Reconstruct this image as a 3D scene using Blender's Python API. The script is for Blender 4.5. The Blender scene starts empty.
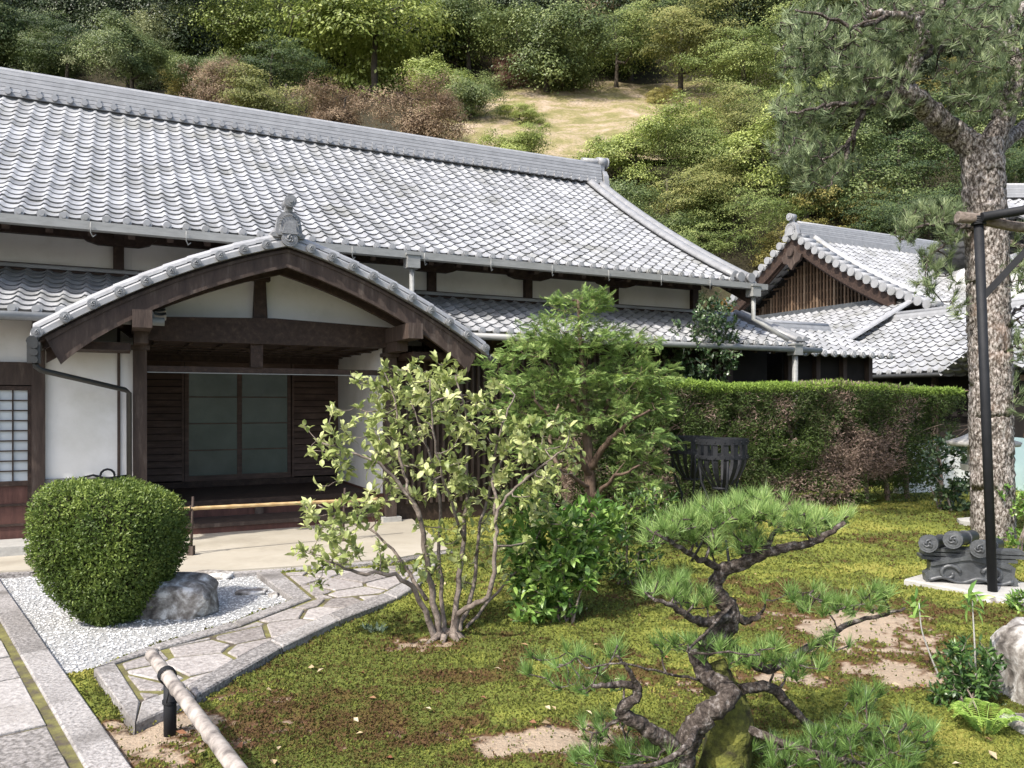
import bpy, math, random
import numpy as np
from mathutils import Vector
R = math.radians
rng = np.random.default_rng(7)
scene = bpy.context.scene
# ------------------------------------------------------------ camera, sky, sun
CAMH = 1.6; F = 780.0; HY = 404.0
cd = bpy.data.cameras.new('camera'); cam = bpy.data.objects.new('camera', cd)
scene.collection.objects.link(cam); scene.camera = cam
cam.location = (0, 0, CAMH); cam.rotation_euler = (R(90), 0, 0)
cd.sensor_width = 36; cd.lens = 36*F/1024; cd.shift_y = (HY-384)/1024; cd.clip_start = .05; cd.clip_end = 1500
SUN = Vector((-0.42, -0.50, 0.76)).normalized()          # direction towards the sun
el = math.asin(SUN.z); az = math.atan2(SUN.x, SUN.y)
w = bpy.data.worlds.new('World'); scene.world = w; w.use_nodes = True
nt = w.node_tree; bg = nt.nodes['Background']
sk = nt.nodes.new('ShaderNodeTexSky'); sk.sky_type = 'NISHITA'; sk.sun_disc = False
sk.sun_elevation = el; sk.sun_rotation = az; sk.dust_density = 3.0; sk.air_density = 1.0
nt.links.new(sk.outputs[0], bg.inputs[0]); bg.inputs[1].default_value = 0.15
ld = bpy.data.lights.new('sun', 'SUN'); ld.energy = 2.9; ld.angle = R(.9); ld.color = (1, .95, .87)
lo = bpy.data.objects.new('sun', ld); scene.collection.objects.link(lo)
lo.rotation_euler = SUN.to_track_quat('Z', 'Y').to_euler(); lo.location = (-20, -20, 40)
scene.view_settings.view_transform = 'Standard'; scene.view_settings.look = 'None'
scene.view_settings.gamma = 1; scene.view_settings.exposure = 1.05
scene.cycles.max_bounces = 6; scene.cycles.transparent_max_bounces = 4

# ------------------------------------------------------------ coordinates
def P(px, py, Y):
    return np.array([(px-512)/F*Y, Y, CAMH+(HY-py)/F*Y])
def G(px, py, z=0.):
    Y = (CAMH-z)*F/(py-HY); return np.array([(px-512)/F*Y, Y, z])
A = R(63.1)
U = np.array([math.sin(A), math.cos(A), 0.]); V = np.array([-math.cos(A), math.sin(A), 0.]); Z = np.array([0, 0, 1.])
F0 = np.array([-5.21, 8.18, 0.])
def L(t, s, z): return F0+U*t+V*s+Z*z
def nrm(a):
    a = np.asarray(a, float); n = np.linalg.norm(a, axis=-1, keepdims=True); return a/np.maximum(n, 1e-9)
def lin(r, g, b):
    f = lambda c: (c/255/12.92 if c/255 <= .04045 else ((c/255+.055)/1.055)**2.4)
    return (f(r), f(g), f(b), 1)

# ------------------------------------------------------------ mesh builder
class MB:
    def __init__(s): s.v = []; s.f = []; s.n = 0; s.t = []; s.any = False; s.sm = []
    def add(s, v, faces, tint=None, smooth=False):
        v = np.asarray(v, float).reshape(-1, 3)
        for fa in (faces if isinstance(faces, list) and len(faces) and isinstance(faces[0], np.ndarray) and faces[0].ndim == 2 else [faces]):
            if isinstance(fa, np.ndarray): s.f.append(fa+s.n); s.sm.append((len(fa), smooth))
            else:
                for g in fa: s.f.append(np.array([g])+s.n); s.sm.append((1, smooth))
        s.v.append(v); s.n += len(v)
        if tint is None: s.t.append(np.full(len(v), .5))
        else: s.any = True; s.t.append(np.broadcast_to(np.asarray(tint, float), (len(v),)).copy())
        return s
    def box(s, c, size, ax=None, tint=None):
        """c centre, size (a,b,c) along ax (3 unit vectors)"""
        ax = ax or (np.array([1., 0, 0]), np.array([0, 1., 0]), Z)
        c = np.asarray(c, float); q = []
        for k in (-.5, .5):
            for j in (-.5, .5):
                for i in (-.5, .5): q.append(c+ax[0]*size[0]*i+ax[1]*size[1]*j+ax[2]*size[2]*k)
        return s.add(q, np.array([[0, 2, 3, 1], [4, 5, 7, 6], [0, 1, 5, 4], [2, 6, 7, 3], [0, 4, 6, 2], [1, 3, 7, 5]]), tint)
    def lbox(s, t0, t1, s0, s1, z0, z1, tint=None):
        return s.box(L((t0+t1)/2, (s0+s1)/2, (z0+z1)/2), (t1-t0, s1-s0, z1-z0), (U, V, Z), tint)
    def bar(s, a, b, wd, hd, up=Z, tint=None):
        a = np.asarray(a, float); b = np.asarray(b, float); d = nrm(b-a)
        sd = nrm(np.cross(d, up)) if np.linalg.norm(np.cross(d, up)) > 1e-4 else np.array([1., 0, 0])
        return s.box((a+b)/2, (np.linalg.norm(b-a), wd, hd), (d, sd, np.cross(sd, d)), tint)
    def tube(s, path, rad, seg=8, cap=True, tint=None, jit=0, smooth=True):
        p = np.asarray(path, float); n = len(p); rad = np.broadcast_to(np.asarray(rad, float), (n,))
        d = np.gradient(p, axis=0); d = nrm(d)
        ref = Z if abs(d[0][2]) < .9 else np.array([1., 0, 0])
        x = nrm(np.cross(d[0], ref)); vs = []
        an = np.arange(seg)/seg*2*math.pi
        for i in range(n):
            x = nrm(x-d[i]*np.dot(x, d[i])); y = np.cross(d[i], x)
            r = rad[i]*(1+jit*(rng.random(seg)-.5)) if jit else np.full(seg, rad[i])
            vs.append(p[i]+(np.cos(an)*r)[:, None]*x+(np.sin(an)*r)[:, None]*y)
        i = np.arange(n-1)[:, None]*seg; j = np.arange(seg)[None, :]; k = (j+1) % seg
        q = np.stack([i+j, i+k, i+seg+k, i+seg+j], -1).reshape(-1, 4)
        s.add(np.concatenate(vs), q, tint, smooth)
        if cap:
            o = s.n-n*seg
            s.f.append(np.array([list(range(o+seg-1, o-1, -1))])); s.sm.append((1, False))
            s.f.append(np.array([list(range(o+(n-1)*seg, o+n*seg))])); s.sm.append((1, False))
        return s
    def sweep(s, path, prof, side=None, up=Z, cap=True, tint=None, smooth=False, closed=True):
        """prof: (side, up) pairs, closed polygon"""
        p = np.asarray(path, float); n = len(p); m = len(prof); pr = np.asarray(prof, float)
        d = nrm(np.gradient(p, axis=0)); vs = []
        for i in range(n):
            sd = side if side is not None else nrm(np.cross(d[i], Z))
            u2 = up
            vs.append(p[i]+pr[:, :1]*sd+pr[:, 1:]*u2)
        i = np.arange(n-1)[:, None]*m; j = np.arange(m if closed else m-1)[None, :]; k = (j+1) % m
        q = np.stack([i+j, i+k, i+m+k, i+m+j], -1).reshape(-1, 4)
        s.add(np.concatenate(vs), q, tint, smooth)
        if cap and closed:
            o = s.n-n*m
            s.f.append(np.array([list(range(o+m-1, o-1, -1))])); s.sm.append((1, False))
            s.f.append(np.array([list(range(o+(n-1)*m, o+n*m))])); s.sm.append((1, False))
        return s
    def prism(s, poly, z0, z1, tint=None):
        """poly list of xy (or xyz); flat top at z1"""
        q = np.array([[a[0], a[1]] for a in poly]); n = len(q)
        if 0.5*np.sum(q[:, 0]*np.roll(q[:, 1], -1)-np.roll(q[:, 0], -1)*q[:, 1]) < 0: q = q[::-1]
        v = np.concatenate([np.c_[q, np.full(n, z0)], np.c_[q, np.full(n, z1)]])
        f = [list(range(n, 2*n))]+[[i, (i+1) % n, (i+1) % n+n, i+n] for i in range(n)]
        return s.add(v, f, tint)
    def disc(s, c, ax, r, th, seg=12, tint=None):
        c = np.asarray(c, float); ax = nrm(ax)
        return s.tube([c-ax*th/2, c+ax*th/2], [r, r], seg, True, tint)
    def leaves(s, c, d, nn, ln, wd, tint, fold=.25, cls='quad'):
        c = np.asarray(c, float); N = len(c); d = nrm(d); sd = nrm(np.cross(d, nn)); nn = np.cross(sd, d)
        ln = np.broadcast_to(ln, (N,))[:, None]; wd = np.broadcast_to(wd, (N,))[:, None]
        if cls == 'quad':
            v = np.stack([c, c+d*ln*.5+sd*wd*.5+nn*wd*fold, c+d*ln, c+d*ln*.5-sd*wd*.5+nn*wd*fold], 1)
            f = np.arange(N*4).reshape(N, 4); k = 4
        elif cls == 'tri':
            v = np.stack([c-sd*wd*.5, c+sd*wd*.5, c+d*ln], 1); f = np.arange(N*3).reshape(N, 3); k = 3
        else:
            b = .12
            v = np.stack([c, c+d*ln*.3+sd*wd*.42+nn*wd*fold, c+d*ln*.3+nn*ln*b*.6, c+d*ln*.3-sd*wd*.42+nn*wd*fold,
                          c+d*ln*.68+sd*wd*.4+nn*wd*fold, c+d*ln*.68+nn*ln*b*.5, c+d*ln*.68-sd*wd*.4+nn*wd*fold, c+d*ln-nn*ln*b*.6], 1)
            o = np.arange(N)[:, None]*8; k = 8
            tri = np.concatenate([o+np.array(x) for x in ([0, 2, 1], [0, 3, 2], [4, 5, 7], [5, 6, 7])])
            quad = np.concatenate([o+np.array(x) for x in ([1, 2, 5, 4], [2, 3, 6, 5])])
            s.add(v.reshape(-1, 3), [tri, quad], np.repeat(tint, 8), True); return s
        return s.add(v.reshape(-1, 3), f, np.repeat(tint, k))
    def mesh(s, name, off=None):
        v = np.concatenate(s.v)
        if off is not None: v = v-off
        me = bpy.data.meshes.new(name)
        me.vertices.add(len(v)); me.vertices.foreach_set('co', v.ravel())
        sizes = np.concatenate([np.full(len(f), f.shape[1]) for f in s.f]); li = np.concatenate([f.ravel() for f in s.f])
        me.loops.add(len(li)); me.loops.foreach_set('vertex_index', li.astype(np.int32))
        me.polygons.add(len(sizes)); me.polygons.foreach_set('loop_start', np.concatenate([[0], np.cumsum(sizes)[:-1]]).astype(np.int32))
        sm = np.concatenate([np.full(n, b) for n, b in s.sm]).astype(bool)
        me.polygons.foreach_set('use_smooth', sm)
        me.update(calc_edges=True)
        if s.any:
            at = me.attributes.new('tint', 'FLOAT', 'POINT'); at.data.foreach_set('value', np.concatenate(s.t))
        return me

# ------------------------------------------------------------ objects
ROOT = {}
def tag(o, label=None, cat=None, group=None, kind=None):
    if label: o['label'] = label
    if cat: o['category'] = cat
    if group: o['group'] = group
    if kind: o['kind'] = kind
    return o
def thing(name, label, cat, loc=(0, 0, 0), group=None):
    o = bpy.data.objects.new(name, None); scene.collection.objects.link(o); o.location = loc
    o.empty_display_size = .2; ROOT[o.name] = np.array(loc, float); return tag(o, label, cat, group)
def obj(name, mb, mat, parent=None, label=None):
    off = ROOT[parent.name] if parent is not None else None
    o = bpy.data.objects.new(name, mb.mesh(name, off)); scene.collection.objects.link(o)
    o.data.materials.append(mat)
    if parent is not None: o.parent = parent; ROOT[o.name] = off
    if label: o['label'] = label
    return o
def solo(name, mb, mat, label, cat, loc=None, group=None):
    """a thing that is one mesh, origin at its base"""
    loc = np.zeros(3) if loc is None else np.asarray(loc, float)
    o = bpy.data.objects.new(name, mb.mesh(name, loc)); scene.collection.objects.link(o); o.location = loc
    o.data.materials.append(mat); ROOT[o.name] = loc; return tag(o, label, cat, group)
def struct(name, mb, mat):
    o = obj(name, mb, mat); o['kind'] = 'structure'; return o
def copy_tree(o, parent=None):
    c = o.copy(); scene.collection.objects.link(c)
    if parent is not None: c.parent = parent
    for ch in list(o.children): copy_tree(ch, c)
    return c

# ------------------------------------------------------------ materials
def mat(name, stops, scale=6., rough=.8, bump=.0, bscale=None, stretch=(1, 1, 1), tint=0., spec=.3, detail=6, trans=0., metal=0., stain=None, coord='Object', tintcols=None, rotz=0.):
    """stops: list of (pos, rgba) over a noise; tint: how much the per-item attribute shifts the ramp; tintcols: ramp over the attribute"""
    m = bpy.data.materials.new(name); m.use_nodes = True; t = m.node_tree; N = t.nodes; K = t.links
    b = N['Principled BSDF']; out = N['Material Output']
    b.inputs['Roughness'].default_value = rough; b.inputs['Metallic'].default_value = metal
    b.inputs['Specular IOR Level'].default_value = spec
    tc = N.new('ShaderNodeTexCoord'); mp = N.new('ShaderNodeMapping'); mp.inputs['Scale'].default_value = stretch
    mp.inputs['Rotation'].default_value = (0, 0, rotz)
    K.new(tc.outputs[coord], mp.inputs['Vector'])
    ns = N.new('ShaderNodeTexNoise'); ns.inputs['Scale'].default_value = scale; ns.inputs['Detail'].default_value = detail; ns.inputs['Roughness'].default_value = .65
    K.new(mp.outputs[0], ns.inputs['Vector']); fac = ns.outputs['Fac']
    if tint:
        at = N.new('ShaderNodeAttribute'); at.attribute_name = 'tint'
        ma = N.new('ShaderNodeMath'); ma.operation = 'MULTIPLY_ADD'; ma.inputs[1].default_value = tint; K.new(at.outputs['Fac'], ma.inputs[0])
        mb_ = N.new('ShaderNodeMath'); mb_.operation = 'MULTIPLY_ADD'; mb_.inputs[1].default_value = 1-tint; K.new(fac, mb_.inputs[0]); K.new(ma.outputs[0], mb_.inputs[2]); ma.inputs[2].default_value = 0
        fac = mb_.outputs[0]
    cr = N.new('ShaderNodeValToRGB'); e = cr.color_ramp.elements
    while len(e) < len(stops): e.new(.5)
    for x, (p_, c_) in zip(e, stops): x.position = p_; x.color = c_
    K.new(fac, cr.inputs[0]); col = cr.outputs[0]
    if stain:
        n2 = N.new('ShaderNodeTexNoise'); n2.inputs['Scale'].default_value = stain[0]; n2.inputs['Detail'].default_value = 5; K.new(tc.outputs[coord], n2.inputs['Vector'])
        r2 = N.new('ShaderNodeValToRGB'); r2.color_ramp.elements[0].position = stain[1]; r2.color_ramp.elements[1].position = stain[2]; K.new(n2.outputs['Fac'], r2.inputs[0])
        mx = N.new('ShaderNodeMix'); mx.data_type = 'RGBA'; K.new(r2.outputs[0], mx.inputs['Factor']); K.new(col, mx.inputs['A']); mx.inputs['B'].default_value = stain[3]
        col = mx.outputs['Result']
    K.new(col, b.inputs['Base Color'])
    if bump:
        bn = N.new('ShaderNodeTexNoise'); bn.inputs['Scale'].default_value = bscale or scale*3; bn.inputs['Detail'].default_value = 6; K.new(mp.outputs[0], bn.inputs['Vector'])
        bp = N.new('ShaderNodeBump'); bp.inputs['Strength'].default_value = 1; bp.inputs['Distance'].default_value = bump; K.new(bn.outputs['Fac'], bp.inputs['Height']); K.new(bp.outputs[0], b.inputs['Normal'])
    if trans:
        tr = N.new('ShaderNodeBsdfTranslucent'); K.new(col, tr.inputs['Color']); ms = N.new('ShaderNodeMixShader'); ms.inputs[0].default_value = trans
        K.new(b.outputs[0], ms.inputs[1]); K.new(tr.outputs[0], ms.inputs[2]); K.new(ms.outputs[0], out.inputs[0])
    return m
def c(r, g, b): return (r, g, b, 1)
def leafmat(name, dark, mid, light, rough=.5, trans=.3, spec=.35, extra=None):
    st = [(.12, dark), (.5, mid), (.85, light)]
    if extra: st.append((.97, extra))
    return mat(name, st, scale=1.2, rough=rough, tint=.8, trans=trans, spec=spec)
M = {}
M['tile'] = mat('roof_tile', [(.15, c(.18, .183, .188)), (.5, c(.305, .31, .318)), (.85, c(.41, .415, .425))], scale=4, rough=.52, tint=.42, spec=.42, bump=.002, bscale=30, stain=(1.6, .50, .80, c(.17, .17, .15)))
M['tile_light'] = mat('ridge_tile', [(.2, c(.17, .172, .176)), (.6, c(.30, .303, .31)), (.9, c(.40, .405, .41))], scale=7, rough=.45, spec=.6, tint=.3, bump=.002)
M['tile_dark'] = mat('weathered_dark_tile', [(.25, c(.03, .032, .035)), (.6, c(.075, .08, .085)), (.85, c(.17, .175, .18))], scale=9, rough=.4, spec=.6, bump=.006, bscale=25)
M['tile_disc'] = mat('round_end_tile', [(.25, c(.12, .12, .125)), (.6, c(.22, .225, .23)), (.85, c(.35, .36, .37))], scale=30, rough=.5, spec=.5, bump=.003)
M['wood'] = mat('dark_timber', [(.25, c(.018, .011, .008)), (.55, c(.045, .028, .021)), (.85, c(.10, .068, .05))], scale=5, stretch=(3, 3, 3), rough=.65, bump=.004, bscale=18)
M['wood_red'] = mat('red_brown_board', [(.25, c(.05, .022, .017)), (.6, c(.10, .045, .035)), (.9, c(.17, .09, .07))], scale=8, stretch=(2, 2, .4), rough=.6, bump=.002)
M['wood_mid'] = mat('brown_timber', [(.2, c(.045, .029, .023)), (.55, c(.095, .063, .050)), (.85, c(.17, .12, .095))], scale=6, stretch=(.6, .6, 3), rough=.65, bump=.002)
M['wood_old'] = mat('weathered_timber', [(.2, c(.026, .018, .015)), (.55, c(.065, .046, .037)), (.85, c(.16, .13, .108))], scale=4, stretch=(3, 3, .6), rough=.75, bump=.004, bscale=20)
M['wood_pale'] = mat('weathered_lattice', [(.2, c(.06, .04, .025)), (.55, c(.17, .11, .07)), (.85, c(.32, .24, .17))], scale=3, rough=.8, tint=.5)
M['plaster'] = mat('white_plaster', [(.25, c(.56, .55, .51)), (.5, c(.72, .71, .69)), (.9, c(.80, .80, .785))], scale=1.5, rough=.9, spec=.1, bump=.001, bscale=60, stain=(.9, .55, 1., c(.58, .57, .53)))
M['grey_wall'] = mat('grey_cement', [(.2, c(.14, .14, .13)), (.8, c(.26, .26, .25))], scale=9, rough=.9, bump=.003)
M['metal_grey'] = mat('grey_gutter_metal', [(.2, c(.17, .172, .165)), (.8, c(.30, .305, .295))], scale=6, rough=.5, spec=.5, stretch=(1, 1, 4))
M['copper'] = mat('dark_gutter_metal', [(.2, c(.018, .018, .017)), (.8, c(.05, .05, .047))], scale=8, rough=.45, spec=.5)
M['iron'] = mat('black_iron', [(.2, c(.006, .007, .009)), (.8, c(.016, .017, .020))], scale=14, rough=.65, spec=.3, bump=.001)
M['dark'] = mat('dark_interior_shade', [(.2, c(.008, .007, .006)), (.8, c(.022, .018, .016))], scale=5, rough=.9)  # near-black wall colour stands in for the darkness of interiors
M['paper'] = mat('window_paper', [(.2, c(.42, .46, .48)), (.8, c(.58, .62, .64))], scale=3, rough=.35, spec=.5)
M['glass_green'] = mat('dim_screen_glass', [(.2, c(.055, .075, .068)), (.8, c(.115, .145, .13))], scale=2, rough=.22, spec=.5)
M['concrete'] = mat('tan_concrete', [(.2, c(.27, .24, .19)), (.5, c(.37, .335, .27)), (.85, c(.46, .425, .36))], scale=2.2, rough=.9, bump=.002, bscale=60, stain=(1.1, .5, .8, c(.30, .27, .22)))
M['gravel'] = mat('white_gravel', [(.3, c(.30, .30, .295)), (.5, c(.52, .52, .515)), (.75, c(.70, .70, .695))], scale=70, rough=.9, bump=.012, bscale=70, tint=.4)
M['kerb'] = mat('granite_kerb', [(.3, c(.07, .065, .06)), (.46, c(.22, .205, .195)), (.62, c(.38, .36, .345))], scale=55, rough=.85, bump=.008, bscale=50, tint=.12, stain=(2.3, .52, .75, c(.12, .11, .10)))
M['slab'] = mat('paving_slab', [(.34, c(.12, .11, .10)), (.48, c(.27, .25, .235)), (.66, c(.40, .375, .355))], scale=38, rough=.85, bump=.008, bscale=40, tint=.2, stain=(1.7, .55, .8, c(.18, .16, .14)))
M['rock'] = mat('garden_rock', [(.34, c(.08, .07, .062)), (.45, c(.20, .18, .16)), (.54, c(.35, .33, .305)), (.62, c(.62, .61, .59))], scale=9, rough=.9, bump=.03, bscale=9)
M['flag'] = mat('flagstone', [(.3, c(.13, .115, .105)), (.48, c(.26, .235, .22)), (.66, c(.40, .37, .35))], scale=34, rough=.85, bump=.008, bscale=40, tint=.2)
M['slate'] = mat('smooth_stone', [(.2, c(.28, .27, .25)), (.8, c(.46, .45, .42))], scale=10, rough=.85, bump=.004)
M['bamboo_y'] = mat('yellow_bamboo', [(.2, c(.38, .24, .10)), (.8, c(.62, .46, .24))], scale=4, rough=.4, spec=.5, tint=.4)
M['bamboo_w'] = mat('weathered_bamboo', [(.35, c(.08, .07, .065)), (.48, c(.26, .23, .205)), (.70, c(.50, .46, .42))], scale=10, stretch=(1, 1, 1), rough=.6, bump=.002, tint=.15)
M['bark_pine'] = mat('pine_bark', [(.40, c(.04, .032, .027)), (.48, c(.14, .118, .10)), (.56, c(.29, .26, .24)), (.70, c(.52, .49, .46))], scale=40, stretch=(1, 1, .55), rough=.95, bump=.05, bscale=16, tint=0, stain=(2.2, .58, .75, c(.22, .15, .11)))
M['bark_dark'] = mat('dark_pine_bark', [(.38, c(.025, .019, .016)), (.54, c(.08, .064, .054)), (.70, c(.26, .235, .22))], scale=42, rough=.95, bump=.03, bscale=30)
M['bark_grey'] = mat('grey_bark', [(.3, c(.07, .055, .045)), (.55, c(.19, .155, .13)), (.8, c(.36, .32, .28))], scale=20, rough=.9, bump=.008, bscale=40)
M['bark_red'] = mat('red_brown_bark', [(.3, c(.05, .03, .022)), (.6, c(.13, .09, .065)), (.85, c(.25, .19, .15))], scale=16, stretch=(1, 1, .3), rough=.9, bump=.01)
M['bark_forest'] = mat('forest_bark', [(.3, c(.03, .024, .018)), (.8, c(.12, .10, .08))], scale=3, rough=.95)
M['moss_bark'] = mat('mossy_bark', [(.35, c(.03, .025, .015)), (.5, c(.08, .085, .02)), (.7, c(.19, .19, .04))], scale=14, rough=1, bump=.02, bscale=40)
M['twig'] = mat('dry_twig', [(.2, c(.12, .08, .06)), (.8, c(.33, .25, .20))], scale=6, rough=.9)
# ------------------------------------------------------------ roofs
def wave(ph):
    ph = ph % 1.0
    return np.where(ph < .36, np.sin(np.pi*ph/.36), -.45*np.sin(np.pi*(ph-.36)/.64))
def tiles(mb, o, du, dv, a0, a1, zf, Rr, row, col, seg=7, amp=.03, step=.022, wob=.009):
    nr = int(round(Rr/row)); row = Rr/nr; a0 = a0 if callable(a0) else (lambda r, q=a0: q); a1 = a1 if callable(a1) else (lambda r, q=a1: q)
    for i in range(nr):
        r0, r1 = i*row, (i+1)*row; k0 = int(math.floor(a0((r0+r1)/2)/col+.5)); k1 = int(math.floor(a1((r0+r1)/2)/col+.5))
        if k1 <= k0: continue
        n = (k1-k0)*seg+1; a = k0*col+np.arange(n)*col/seg
        w_ = wave(a/col)*amp; tn = rng.random(k1-k0+1); ti = tn[np.minimum(np.arange(n)//seg, k1-k0)]
        wz = (rng.random(k1-k0+1)-.5)*wob; wz = wz[np.minimum(np.arange(n)//seg, k1-k0)]
        def line(r, dz): return o+a[:, None]*du+r*dv+(zf(r)+dz)[:, None]*Z
        lb = line(r0, w_*.9-.03)+dv*.07; lf = line(r0, w_+step+wz); lt = line(r1+.01, w_)
        j = np.arange(n-1)
        mb.add(np.concatenate([lb, lf]), np.stack([j, j+1, n+j+1, n+j], -1), np.tile(ti*.3, 2))  # front edge tinted darker: shade under each course put into the colour
        mb.add(np.concatenate([lf, lt]), np.stack([j, j+1, n+j+1, n+j], -1), np.tile(ti, 2), True)
def eave_discs(mb, o, du, dv, a0, a1, z, col, rad=.05):
    k = int(math.ceil(a0/col))
    while k*col < a1:
        p = o+du*(k*col+.18*col)+Z*(z+.012)-dv*.015
        mb.disc(p, dv, rad, .05, 12); mb.disc(p-dv*.032, dv, rad*.55, .012, 8); k += 1
def roofpath(o, du, dv, a, zf, Rr, n=14, dz=0, r0=0.):
    return np.array([o+du*a+dv*r+Z*(zf(r)+dz) for r in np.linspace(r0, Rr, n)])
def halfround(r, n=8, dz=0): return [(r*math.cos(t), dz+r*math.sin(t)) for t in np.linspace(0, math.pi, n)]
def ridge(mb, p0, p1, h=.42, wd=.3, layers=5, sag=0., n=12, cap=.075, tint=None):
    p0 = np.asarray(p0, float); p1 = np.asarray(p1, float)
    pts = np.array([p0+(p1-p0)*q-Z*sag*(4*q*(1-q)) for q in np.linspace(0, 1, n)])
    lh = h/layers
    for i in range(layers):
        w2 = (wd*(1-.35*i/layers)+(.03 if i % 1 == 0 else 0))/2
        mb.sweep(pts+Z*(i*lh), [(-w2, 0), (w2, 0), (w2-.008, lh*.86), (-w2+.008, lh*.86)], tint=.4+.3*(i % 2))
        mb.sweep(pts+Z*(i*lh+lh*.7), [(-w2+.02, 0), (w2-.02, 0), (w2-.02, lh*.35), (-w2+.02, lh*.35)], tint=.3)
    mb.sweep(pts+Z*h, halfround(cap, 8), smooth=True, tint=.6)
def onigawara(mb, c_, face, wd=.55, h=.65, th=.10):
    """ridge-end tile plate: shouldered plate, raised rim, round boss, projecting round tile on top"""
    face = nrm(face); sd = nrm(np.cross(face, Z)); c_ = np.asarray(c_, float)
    out = [(-.5, 0), (-.56, .12), (-.44, .18), (-.40, .48), (-.36, .72), (-.22, .9), (0, .96), (.22, .9), (.36, .72), (.40, .48), (.44, .18), (.56, .12), (.5, 0)]
    def plate(sc, y0, y1, lift=0., tn=.5):
        v = [c_+sd*x*wd*sc+Z*(z*h*sc+lift)+face*y0 for x, z in out]+[c_+sd*x*wd*sc+Z*(z*h*sc+lift)+face*y1 for x, z in out]
        n = len(out); mb.add(v, [list(range(n-1, -1, -1)), list(range(n, 2*n))]+[[i, (i+1) % n, (i+1) % n+n, i+n] for i in range(n)], tn)
    plate(1, -th/2, th/2); plate(.72, th/2, th/2+.035, h*.05, .2); plate(.5, th/2+.035, th/2+.06, h*.1, .8)
    for t in np.linspace(.15, math.pi-.15, 11): mb.disc(c_+sd*math.cos(t)*wd*.30+Z*(h*.42+math.sin(t)*h*.40)+face*(th/2+.035), face, wd*.03, .03, 8, .9)
    tp = c_+Z*(h*1.0+wd*.24)
    mb.box(c_+Z*(h*.97+wd*.04), (wd*.24, .09, wd*.2), (sd, face, Z), .3); mb.tube([tp-face*.10, tp+face*.12], [wd*.18]*2, 16, tint=.5); mb.disc(tp+face*.13, face, wd*.20, .03, 18, .8); mb.disc(tp+face*.147, face, wd*.14, .008, 16, .0); mb.disc(tp+face*.155, face, wd*.07, .02, 10, .9)
def swirl_disc(mb, ce, ax, r, dark=.05):
    mb.disc(ce, ax, r, .04, 18, .7); ax = nrm(ax); mb.disc(ce+ax*.021, ax, r*.78, .006, 16, dark)
    sd = nrm(np.cross(ax, Z)); u2 = np.cross(sd, ax)
    for k in range(3):
        q = [ce+ax*.027+(sd*math.cos(k*2.09+t)+u2*math.sin(k*2.09+t))*r*(.18+.36*t/2.2) for t in np.linspace(0, 2.2, 6)]
        mb.tube(q, np.linspace(r*.18, r*.06, 6), 5, tint=.95)

# ================================================================= MAIN HALL
TC = .2035
hall = thing('temple_hall', 'long white plastered temple hall with grey tiled gable roof and projecting timber entrance porch', 'temple hall', L(2.6, 1, 0))
RZ = lambda r: 3.60+.50*r+.0235*r*r          # main roof slope, r from the eave
RR = 4.55
t0, t1 = -5.5, 10.33
m = MB(); tiles(m, L(0, 0, 0), U, V, t0, t1-.15, lambda r: np.asarray(RZ(r)), RR, .172, TC, 8, .026, .02)
eave_discs(m, L(0, 0, 0), U, V, t0, t1-.2, 3.60, TC, .047)
BK = L(0, 2*RR, 0)
tiles(m, BK, U, -V, t0, t1-.15, lambda r: np.asarray(RZ(r)), RR, .19, TC, 4, .026, .02)
roof = obj('roof', m, M['tile'], hall)
m = MB()   # timber underside boards of the roof, just under the tiles
pr = [(r, RZ(r)) for r in np.linspace(0.03, RR, 12)]
for s_, o_ in ((1, L(0, 0, 0)), (-1, BK)):
    for (ra, za), (rb, zb) in zip(pr[:-1], pr[1:]):
        a = o_+V*s_*ra+U*t0; b = o_+V*s_*rb+U*t0; q = []
        for dz in (-.05, -.13):
            q += [a+Z*(za+dz), b+Z*(zb+dz), b+Z*(zb+dz)+U*(t1-t0-.12), a+Z*(za+dz)+U*(t1-t0-.12)]
        m.add(q, np.array([[0, 1, 2, 3], [7, 6, 5, 4], [0, 4, 5, 1], [1, 5, 6, 2], [2, 6, 7, 3], [3, 7, 4, 0]]))
for k in range(40):
    a = t0+.2+k*.4
    if a < t1-.3: m.bar(L(a, .12, RZ(.12)-.17), L(a, 1.05, RZ(1.05)-.17), .07, .08)
obj('eaves_board', m, M['wood'], hall)
m = MB(); ridge(m, L(t0, RR, RZ(RR)-.05), L(t1-.12, RR, RZ(RR)-.05+.02), .40, .40, 6, sag=.05, n=24, cap=.085)
k = 0
while k*TC < t1-t0-.3:
    a = t0+.1+k*TC; m.disc(L(a, RR-.23, RZ(RR)-.03), V, .045, .05, 10, .5); m.disc(L(a, RR-.20, RZ(RR)+.045), V, .028, .03, 8, .8); k += 1
rd = obj('ridge', m, M['tile_light'], roof)
m = MB(); onigawara(m, L(t1-.02, RR, RZ(RR)-.40), U, .60, .72, .12)
m.tube([L(t1-.5, RR, RZ(RR)+.44), L(t1+.1, RR, RZ(RR)+.47)], [.07, .08], 12); obj('ridge_end_tile', m, M['tile_light'], roof)
m = MB()
for s_, o_ in ((1, L(0, 0, 0)), (-1, BK)):
    for aa, rr, dz in ((t1-.12, .105, .04), (t1-.40, .105, .06), (t1-.02, .07, -.03)):
        m.sweep(roofpath(o_, U, V*s_, aa, RZ, RR-.05, 22, dz), halfround(rr, 8), side=U, smooth=True)
    m.sweep(roofpath(o_, U, V*s_, t1-.25, RZ, RR-.1, 22, .0), [(-.12, 0), (.12, 0), (.12, .07), (-.12, .07)], side=U)
    for r_ in np.arange(.1, RR, .22):
        m.disc(o_+U*(t1+.01)+V*s_*r_+Z*(RZ(r_)-.03), U, .045, .05, 10)
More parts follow.
